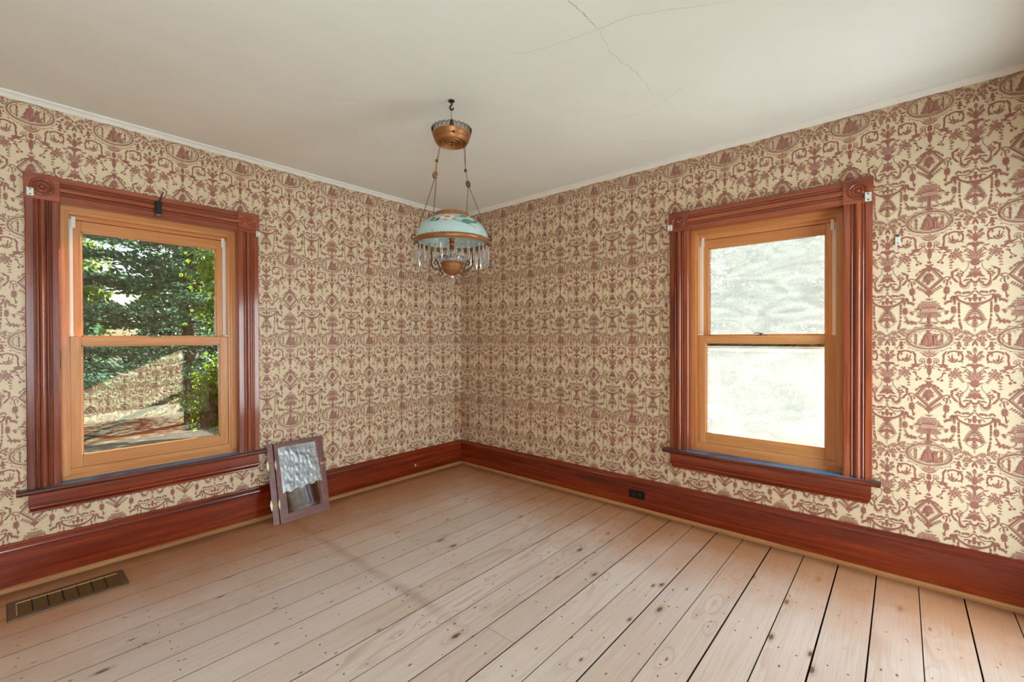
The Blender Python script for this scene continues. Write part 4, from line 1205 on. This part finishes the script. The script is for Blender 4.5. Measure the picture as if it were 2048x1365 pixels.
# prisms round the rim
NP = 36
pr = MB(); body = [(1e-4, -.098), (.0022, -.094), (.0078, -.072), (.0066, -.040), (.0040, -.014), (.0022, -.010), (1e-4, -.009)]
pm = MB().lathe(body, (0, 0, 0), 'z', 6); bead = MB(); bead.sphere((0, 0, 0), .0055, 1.0, 8, 6); bead.tube([(0, 0, .004), (0, 0, .012)], .0009, 4)
p_obj = b_obj = None
for k in range(NP):
    az = 2*PI*(k+.35)/NP; c = LC + Vector((math.cos(az), math.sin(az), 0))*.1925 + Vector((0, 0, 1.756)) - Vector((LX, LY, 1.56))
    if p_obj is None:
        p_obj = pm.build('prism', M['crystal'], lamp); b_obj = bead.build('prism_bead', M['crystal'], p_obj, 50); b_obj.location = (0, 0, -.006); po = p_obj
    else:
        po = p_obj.copy(); COL.objects.link(po); po.parent = lamp; bo = b_obj.copy(); COL.objects.link(bo); bo.parent = po
    po.location = c; po.rotation_euler = (0, 0, random.uniform(0, 1))
# oil font, burner, cup and drop
lb(MB().lathe([(1e-4, 1.668), (.040, 1.668), (.058, 1.676), (.068, 1.690), (.070, 1.704), (.062, 1.722), (.044, 1.734), (.024, 1.740), (1e-4, 1.741)], LC, 'z', 28), 'glass_font', M['crystal'], lamp, 30)
fb = MB()
for k in range(20):
    t = 2*PI*k/20; fb.tube(spline([lp(.045*math.cos(t), .045*math.sin(t), 1.667), lp(.0675*math.cos(t+.12), .0675*math.sin(t+.12), 1.688), lp(.0665*math.cos(t+.3), .0665*math.sin(t+.3), 1.714), lp(.045*math.cos(t+.42), .045*math.sin(t+.42), 1.735)], 3), .0022, 5)
lb(fb, 'font_ribs', M['crystal'])
lb(MB().lathe([(.024, 1.738), (.026, 1.742), (.020, 1.748), (.017, 1.752), (.0165, 1.764), (.019, 1.767), (.019, 1.772), (.0155, 1.776), (.015, 1.792), (.0165, 1.795), (.0165, 1.800), (.013, 1.803), (1e-4, 1.804)], LC, 'z', 20), 'burner', M['brass'])
kn = MB(); kn.tube([lp(0, .016, 1.758), lp(0, .021, 1.758)], .004, 10); lb(kn, 'burner_hole', M['dark_bronze'])
lb(MB().lathe([(.060, 1.672), (.063, 1.669), (.060, 1.664), (.055, 1.660), (.054, 1.655), (.056, 1.651), (.052, 1.643), (.046, 1.634), (.044, 1.630), (.046, 1.627), (.040, 1.620), (.028, 1.613), (.016, 1.609), (.010, 1.604), (1e-4, 1.602)], LC, 'z', 40), 'font_cup', M['brass'])
m = MB(); m.sphere(lp(0, 0, 1.600), .0085, 1, 12, 8); lb(m, 'drop_bead', M['vinyl'])
m = MB(); m.tube([lp(.0125*math.sin(t), 0, 1.578+.017*math.cos(t)) for t in np.linspace(0, 2*PI, 21)[:-1]], .0038, 8, closed=True); lb(m, 'glass_pull_ring', M['crystal'])
# the two scrolled arms that carry the font from the rim
for az in (math.radians(172), math.radians(-8)):
    d = hr*math.cos(az)+hc*math.sin(az)
    def ap_(r, z): return LC+d*r+Vector((0, 0, z))
    m = MB()
    m.tube(spline([ap_(.176, 1.796), ap_(.186, 1.812), ap_(.200, 1.816), ap_(.210, 1.806), ap_(.206, 1.794), ap_(.196, 1.798)], 5), .0034, 7)
    main = spline([ap_(.176, 1.800), ap_(.180, 1.775), ap_(.160, 1.764), ap_(.128, 1.752), ap_(.110, 1.728), ap_(.106, 1.700), ap_(.107, 1.668), ap_(.098, 1.646), ap_(.082, 1.640), ap_(.066, 1.634), ap_(.054, 1.618), ap_(.048, 1.606)], 5)
    m.tube(main, .0036, 7)
    m.tube(spline([ap_(.086, 1.690), ap_(.074, 1.672), ap_(.066, 1.648), ap_(.058, 1.630)], 5), .0034, 7)
    m.tube([ap_(.083+.0085*math.cos(t), 1.672+.0085*math.sin(t)) for t in np.linspace(0, 2*PI, 15)[:-1]], .0026, 6, closed=True)
    m.tube([ap_(.062+.0085*math.cos(t), 1.616+.0095*math.sin(t)) for t in np.linspace(0, 2*PI, 15)[:-1]], .0026, 6, closed=True)
    lb(m, 'scroll_arm', M['dark_bronze'])

# ------------------------------------------------------------------ loose glazed cabinet door leaning on the baseboard
dr = empty('cabinet_door', (-1.69, -0.19, 0)); tag(dr, 'small glazed wooden cabinet door leaning against the left wall', 'cabinet door')
BD = Vector((0.012, 0.156, 0.5285)); BDL = BD.length; eb = BD.normalized()                 # up the leaning door
def door_frame_axes(ea): return ea, eb, ea.cross(eb).normalized()
def dpt(o, ea, a_, b_, n_):
    en = ea.cross(eb).normalized()                              # towards the room
    return Vector(o)+ea*a_+eb*b_+en*n_
def dbox(mb, o, ea, a0, a1, b0, b1, n0, n1, miter=None):
    # miter: cut both ends at 45 degrees for a frame member ('l','r','t','b')
    def c(a_, b_, n_): return dpt(o, ea, a_, b_, n_)-dr.location
    q = [(a0, b0), (a1, b0), (a1, b1), (a0, b1)]
    if miter == 'l': q = [(a0, b0), (a1, b0+(a1-a0)), (a1, b1-(a1-a0)), (a0, b1)]
    if miter == 'r': q = [(a0, b0+(a1-a0)), (a1, b0), (a1, b1), (a0, b1-(a1-a0))]
    if miter == 'b': q = [(a0, b0), (a1, b0), (a1-(b1-b0), b1), (a0+(b1-b0), b1)]
    if miter == 't': q = [(a0+(b1-b0), b0), (a1-(b1-b0), b0), (a1, b1), (a0, b1)]
    vs = [c(a_, b_, n_) for n_ in (n0, n1) for a_, b_ in q]
    mb.add(vs, [(3, 2, 1, 0), (4, 5, 6, 7)]+[(i, (i+1) % 4, 4+(i+1) % 4, 4+i) for i in range(4)])
    return mb
o1 = Vector((-1.845, -0.206, 0.002)); e1 = Vector((0.3556, 0.012, 0.0)).normalized(); DW, DH = 0.356, 0.548
T0, T1 = -.021, 0.0; fw = .052
dbox(MB(), o1, e1, 0, fw, 0, DH, T0, T1, 'l').build('stile', M['door_z'], dr)
dbox(MB(), o1, e1, DW-fw, DW, 0, DH, T0, T1, 'r').build('stile', M['door_z'], dr)
dbox(MB(), o1, e1, 0, DW, 0, fw, T0, T1, 'b').build('rail', M['door_x'], dr)
dbox(MB(), o1, e1, 0, DW, DH-fw, DH, T0, T1, 't').build('rail', M['door_x'], dr)
bd = MB()
for a0, a1, b0, b1 in ((fw, fw+.005, fw, DH-fw), (DW-fw-.005, DW-fw, fw, DH-fw), (fw, DW-fw, fw, fw+.005), (fw, DW-fw, DH-fw-.005, DH-fw)): dbox(bd, o1, e1, a0, a1, b0, b1, T0+.004, -.006)
bd.build('glazing_bead', M['door_x'], dr)
dbox(MB(), o1, e1, fw-.004, DW-fw+.004, fw-.004, DH-fw+.004, -.015, -.012).build('glass_pane', M['cab_glass'], dr)
# crumpled clear plastic taped over the upper part of the glass
na, nb = 40, 46; vs = []
noise_a = rng.normal(size=(12, 4))
def crumple(u, v):
    s_ = 0
    for i, (p1, p2, p3, p4) in enumerate(noise_a): s_ += math.sin((3+i*1.6)*u*3*p1+(2.5+i*1.4)*v*3*p2+p3*3)*(.9/(1+i*.28))
    return abs(s_)*.0014
for j in range(nb+1):
    for i in range(na+1):
        u, v = i/na, j/nb
        a_ = .026+.272*u+.010*(1-v)*(u-.5)+(.004*math.sin(v*70) if i == na else 0)+.012*(1-v)
        b_ = .196+.320*v+.028*u*(1-v)+(.006*math.sin(u*23) if j in (0,) else 0)
        edge = min(u, 1-u, v*1.4, 1-v)
        vs.append(dpt(o1, e1, a_, b_, .0012+crumple(u, v)*min(1, .35+edge*6))-dr.location)
MB().add(vs, [(j*(na+1)+i, j*(na+1)+i+1, (j+1)*(na+1)+i+1, (j+1)*(na+1)+i) for j in range(nb) for i in range(na)]).build('plastic_sheet', M['poly'], dr, 80)
# the narrow hinge stile still screwed to the door, swung a little forward
o2 = Vector((-1.886, -0.190, 0.002)); e2 = Vector((0.034, -0.010, 0)).normalized()
hs = dbox(MB(), o2, e2, 0, .036, 0, DH, -.020, 0).build('hinge_stile', M['door_z'], dr); hs['label'] = 'narrow strip of wood hinged to the door'
def leafplate(mb, o, ea, a_, b_, L, w, n_):
    pr_ = [(-L/2, .0006), (-L*.44, .18), (-L*.36, .5), (-L*.30, .34), (-L*.2, .8), (0, 1), (L*.2, .8), (L*.30, .34), (L*.36, .5), (L*.44, .18), (L/2, .0006)]
    pol = [(a_+w/2*k, b_+t) for t, k in pr_]+[(a_-w/2*k, b_+t) for t, k in pr_[::-1]]; n = len(pol)
    vs = [dpt(o, ea, x, y, nn)-dr.location for nn in (n_, n_+.003) for x, y in pol]
    mb.add(vs, [tuple(range(n))[::-1], tuple(range(n, 2*n))]+[(i, (i+1) % n, n+(i+1) % n, n+i) for i in range(n)])
for b_ in (.130, .398):
    m = MB(); leafplate(m, o2, e2, -.003, b_, .074, .015, .001); m.build('hinge', M['silver'], dr)
    m = MB(); leafplate(m, o1, e1, -.001, b_, .074, .015, .004); m.build('hinge', M['silver'], dr)
    dbox(MB(), o2, e2, .006, .030, b_-.026, b_+.026, 0, .002).build('hinge_plate', M['aged_brass'], dr)
m = MB(); dbox(m, o1, e1, DW-.040, DW-.020, .335, .350, 0, .010); dbox(m, o1, e1, DW-.014, DW-.002, .338, .350, 0, .008); m.build('latch', M['latch_wood'], dr)

# ------------------------------------------------------------------ floor register
rg = empty('floor_register', (-2.879, -0.283, 0)); tag(rg, 'brown metal heating register set in the floor below the clear window', 'floor vent')
X0, X1, Y0, Y1 = -.213, .213, -.108, .108; x0, x1, y0, y1 = -.183, .183, -.074, .074
fr = MB()
def slope(p_out, p_in): 
    vs = [(x, y, .0015) for x, y in p_out]+[(x+ (0.004 if x < 0 else -0.004), y+(0.004 if y < 0 else -0.004), .008) for x, y in p_out]+[(x, y, .008) for x, y in p_in]+[(x, y, .0015) for x, y in p_in]
    fr.add(vs, [(k*4+i, k*4+(i+1) % 4, (k+1)*4+(i+1) % 4, (k+1)*4+i) for k in range(3) for i in range(4)])
slope([(X0, Y0), (X1, Y0), (X1, Y1), (X0, Y1)], [(x0, y0), (x1, y0), (x1, y1), (x0, y1)])
fr.build('frame', M['register_paint'], rg)
MB().box(x0, x1, y0, y1, .0012, .0018).build('duct', M['duct_dark'], rg)  # near-black plate: shade of the open well painted under the slats
sl_m = None
for i in range(14):
    yy = y0+.006+(y1-y0-.012)*i/13
    if sl_m is None: so = MB().box(x0, x1, -.0026, .0026, 0, .003).build('slat', M['register_slat'], rg); sl_m = so
    else: so = sl_m.copy(); COL.objects.link(so); so.parent = rg
    so.location = (0, yy, .0022)
dv = None
for i in range(1, 7):
    if dv is None: do = MB().box(-.002, .002, y0, y1, 0, .0045).build('divider', M['duct_dark'], rg); dv = do
    else: do = dv.copy(); COL.objects.link(do); do.parent = rg
    do.location = (x0+(x1-x0)*i/7, 0, .002)
hl = MB(); hl.box(x0, x1, y1-.003, y1, .003, .0085); hl.box(x0, x0+.003, y0, y1, .003, .0085); hl.build('inner_lip', M['latch_wood'], rg)

# ------------------------------------------------------------------ outlet in the right baseboard
ol = empty('electrical_outlet', (-.018, -1.937, .118)); tag(ol, 'black duplex electrical outlet set in the right baseboard', 'outlet')
MB().bevbox(-.006, .0, -.062, .062, -.030, .030, .002).build('cover_plate', M['black_bakelite'], ol)
for sg in (-1, 1):
    rc = MB().bevbox(-.0085, -.006, sg*.024-.017, sg*.024+.017, -.015, .015, .001).build('receptacle', M['black_bakelite'], ol)
    for dz in (-.006, .006):
        MB().box(-.0090, -.0084, sg*.024-.006, sg*.024+.006, dz-.0015, dz+.0015).build('slot', M['slot_grey'], rc)

# ------------------------------------------------------------------ small fittings
def plate(name, x, y, z, rz, label, w=.026, h=.040):
    e = empty(name, (x, y, z), rz); tag(e, label, 'bracket', 'white curtain rod brackets on the window casings')
    MB().bevbox(-w/2, w/2, -.004, .0065, -h/2, h/2, .0015).build('plate', M['white_metal'], e)
    lpz = MB().box(-w/2, -w/2+.003, -.012, 0, -h/2, h/2).build('flange', M['white_metal'], e)
    for s_ in (-1, 1): MB().lathe([(1e-4, -.0062), (.003, -.0055), (.0035, -.004)], (0, 0, s_*h*.32), 'y', 10).build('screw', M['screw'], e)
plate('curtain_bracket', -2.997, -.037, 2.034, R_LEFT, 'white curtain bracket on the left corner block of the clear window')
plate('curtain_bracket', -1.921, -.037, 2.001, R_LEFT, 'white curtain bracket on the right corner block of the clear window')
plate('curtain_bracket', -.037, -2.195, 2.037, R_RIGHT, 'white curtain bracket on the left corner block of the hazy window')
plate('curtain_bracket', -.037, -3.271, 2.027, R_RIGHT, 'white curtain bracket on the right corner block of the hazy window', .027, .048)
wp = empty('wall_hanger', (0, -3.391, 1.782), R_RIGHT); tag(wp, 'small pale metal hanger plate nailed to the wallpaper right of the hazy window', 'hanger')
MB().bevbox(-.011, .011, -.0075, -.0025, -.026, .018, .0015).build('plate', M['white_metal'], wp)
m = MB(); m.tube([(-.008, -.005, .018), (-.008, -.006, .027), (.0, -.008, .029), (.008, -.006, .027), (.008, -.005, .018)], .0022, 6); m.build('loop', M['silver'], wp)
m = MB(); m.lathe([(1e-4, -.012), (.004, -.011), (.0045, -.0075)], (0, 0, .021), 'y', 10); m.lathe([(1e-4, -.0095), (.0025, -.009), (.003, -.0075)], (0, 0, -.016), 'y', 10); m.build('nail', M['screw'], wp)
# black clip with cable ends on the head casing of the clear window
ck = empty('cable_clip', (-2.472, -.028, 2.063)); tag(ck, 'black plastic clip with a cut cable on the clear window head casing', 'clip')
MB().bevbox(-.0155, .0155, -.022, .0, -.036, .040, .003).build('body', M['black_plastic'], ck)
gr = MB(); gr.box(-.006, -.002, -.0235, -.021, -.030, .036); gr.box(.003, .007, -.0235, -.021, -.030, .036); gr.build('ridge', M['black_plastic'], ck)
MB().bevbox(-.012, .012, -.020, -.002, -.050, -.036, .002).build('foot', M['slot_grey'], ck)
for dx in (0, .006):
    m = MB(); m.tube(spline([(.002+dx, -.012, .036), (.010+dx*.8, -.012, .060), (.018+dx*.4, -.010, .084), (.024, -.008, .104 if dx else .096)], 5), .0018, 6); m.build('cable', M['black_plastic'], ck)

# ------------------------------------------------------------------ outdoors: lawn, trees beyond the windows
GZ = -0.75
tag(MB().box(-40, 60, 0.4, 70, GZ-.3, GZ).build('lawn_ground', M['grass']), 'sunlit lawn outside the clear window', 'lawn', kind='structure')
tag(MB().box(0.4, 60, -50, 0.4, GZ-.3, GZ).build('lawn_ground', M['grass']), 'lawn outside the hazy window', 'lawn', kind='structure')
def leaf_mesh(pos, size, mat, name, parent, kind='leaf', dirs=None, seed=0):
    """one small folded leaf (or needle spray) per position"""
    r = np.random.default_rng(seed); n = len(pos)
    d = r.normal(size=(n, 3)) if dirs is None else dirs+r.normal(size=(n, 3))*.35
    d /= np.linalg.norm(d, axis=1)[:, None]+1e-9
    u = np.cross(d, r.normal(size=(n, 3))); u /= np.linalg.norm(u, axis=1)[:, None]+1e-9
    nn = np.cross(d, u)
    L = size*(0.6+0.8*r.random(n))[:, None]; w = L*(0.42 if kind == 'leaf' else 0.16)
    if kind == 'leaf':
        v = np.stack([pos, pos+d*L*.5+u*w+nn*w*.25, pos+d*L, pos+d*L*.5-u*w+nn*w*.25], 1)
    else:
        v = np.stack([pos-u*w*.2, pos+d*L*.6+u*w, pos+d*L, pos+d*L*.5-u*w], 1)
    v = v.reshape(-1, 3); f = np.arange(4*n, dtype=np.int32)
    me = bpy.data.meshes.new(name); me.vertices.add(4*n); me.vertices.foreach_set('co', v.astype(np.float32).ravel())
    me.loops.add(4*n); me.loops.foreach_set('vertex_index', f); me.polygons.add(n); me.polygons.foreach_set('loop_start', np.arange(n, dtype=np.int32)*4)
    me.materials.append(M[mat]); me.update(calc_edges=True)
    o = bpy.data.objects.new(name, me); COL.objects.link(o); o.parent = parent; o['kind'] = 'stuff'
    return o
def limb(mb, p, q, r0, r1, sag=0.0, n=6, seed=0):
    rr = random.Random(seed); p, q = Vector(p), Vector(q); pts = []
    for i in range(n+1):
        t = i/n; c = p.lerp(q, t); c.z -= sag*math.sin(PI*t)
        if 0 < i < n: c += Vector((rr.uniform(-1, 1), rr.uniform(-1, 1), rr.uniform(-1, 1)))*(q-p).length*.02
        pts.append(c)
    mb.tube(pts, [r0+(r1-r0)*i/n for i in range(n+1)], 7); return pts
def pine(loc, h, spread, nb, nl, label, seed):
    r = np.random.default_rng(seed); t = empty('pine_tree', loc); tag(t, label, 'tree')
    m = MB(); limb(m, (0, 0, 0), (0.1, 0, h), .17, .04, 0, 10, seed); m.build('trunk', M['bark'], t, 50)
    P = []; Dd = []; m = MB()
    for i in range(nb):
        z = .55+(h-1.0)*((i+.5)/nb)**1.08; az = i*2.4+r.uniform(-.3, .3); L = spread*(1-.6*z/h)*r.uniform(.75, 1.15)
        e = Vector((math.cos(az)*L, math.sin(az)*L, z+r.uniform(-.25, .35)))
        pts = limb(m, (0, 0, z), e, .035, .008, .12*L*.4, 7, seed+i)
        for k in range(nl):
            s_ = r.uniform(.22, 1.0); c = np.array(pts[min(7, int(s_*7))])*1.0
            out = np.array((math.cos(az), math.sin(az), 0)); sd = np.array((-math.sin(az), math.cos(az), 0))
            c = c+out*r.uniform(-.16, .16)+sd*r.normal()*.20*L*(1.1-s_*.6)+np.array((0, 0, r.normal()*.06))
            P.append(c); Dd.append(out*.7+sd*r.normal()*.7+np.array((0, 0, .25)))
    m.build('branches', M['bark'], t, 50)
    leaf_mesh(np.array(P), .15, 'pine_needles', 'needle_foliage', t, 'needle', np.array(Dd), seed)
def broad(name, loc, h, crown, nclump, nl, size, mat, label, seed, trunk=.13, group=None):
    """crown: (cx, cy, cz, rx, ry, rz) relative to loc"""
    r = np.random.default_rng(seed); t = empty(name, loc); tag(t, label, 'tree' if trunk > .05 else 'shrub', group)
    cx, cy, cz, rx, ry, rz_ = crown; m = MB(); limb(m, (0, 0, 0), (cx*.3, cy*.3, h*.55), trunk, trunk*.6, 0, 7, seed)
    P = []
    for i in range(nclump):
        d = r.normal(size=3); d /= np.linalg.norm(d); q = r.random()**.4
        c = np.array((cx+d[0]*rx*q, cy+d[1]*ry*q, cz+d[2]*rz_*q))
        if i % 4 == 0: limb(m, (cx*.3, cy*.3, h*.5), c, trunk*.4, .01, -.1, 5, seed+i)
        P.append(c+r.normal(size=(nl, 3))*np.array((.30, .30, .20))*min(1.4, max(.45, rx/2.0)))
    m.build('trunk', M['bark'], t, 50)
    leaf_mesh(np.concatenate(P), size, mat, 'leaf_foliage', t, 'leaf', None, seed)
# beyond the clear window
pine((-0.05, 9.6, GZ), 8.5, 3.8, 66, 700, 'dark blue-green pine tree standing behind the clear window', 11)
broad('maple_tree', (-1.05, 4.7, GZ), 2.6, (0.42, 0.0, 0.95, .50, .45, .80), 80, 90, .062, 'maple_leaves', 'bright yellow-green maple low at the right of the clear window', 21, .15)
broad('maple_tree', (0.35, 4.4, GZ), 5.0, (-.95, 0, 3.0, .55, .45, .95), 60, 90, .062, 'maple_leaves', 'green maple high at the right of the clear window', 22, .10)
for i, (x, y) in enumerate(((-4.6, 15.4), (-1.9, 16.6), (0.8, 15.6), (3.5, 16.8))):
    broad('understory_shrub', (x, y, GZ), 2.2, (0, 0, 1.35, 1.05, .8, 1.6), 120, 90, .17, 'pine_needles', 'dark green shrub at the foot of the pine, %s' % ('leftmost', 'second from left', 'second from right', 'rightmost')[i], 41+i, .045, 'shrubs behind the pine')
for i, (x, y, hh) in enumerate(((-9.5, 29, 9), (-2.0, 31, 10), (5.6, 30, 9.5), (13.5, 32, 10))):
    broad('far_tree', (x, y, GZ), hh, (0, 0, hh*.48, 2.9, 2.2, hh*.46), 190, 60, .36, 'far_leaves', 'pale sunlit tree far beyond the clear window, %s' % ('leftmost', 'second from left', 'second from right', 'rightmost')[i], 31+i, .2, 'far trees beyond the pine')
# beyond the hazy window, kept below the sun's path
for i, (x, y, hh) in enumerate(((8.2, -1.0, 5.3), (10.6, 2.4, 5.8), (8.6, -4.5, 5.0), (13.0, 6.2, 6.4))):
    broad('leafy_shrub', (x, y, GZ), hh*.7, (0, 0, hh*.47, 1.55, 1.5, hh*.48), 130, 90, .16, 'hedge_leaves', 'green leafy shrub dimly seen through the hazy window, %s' % ('middle', 'left of the middle', 'rightmost', 'far left')[i], 51+i, .045, 'shrubs outside the hazy window')
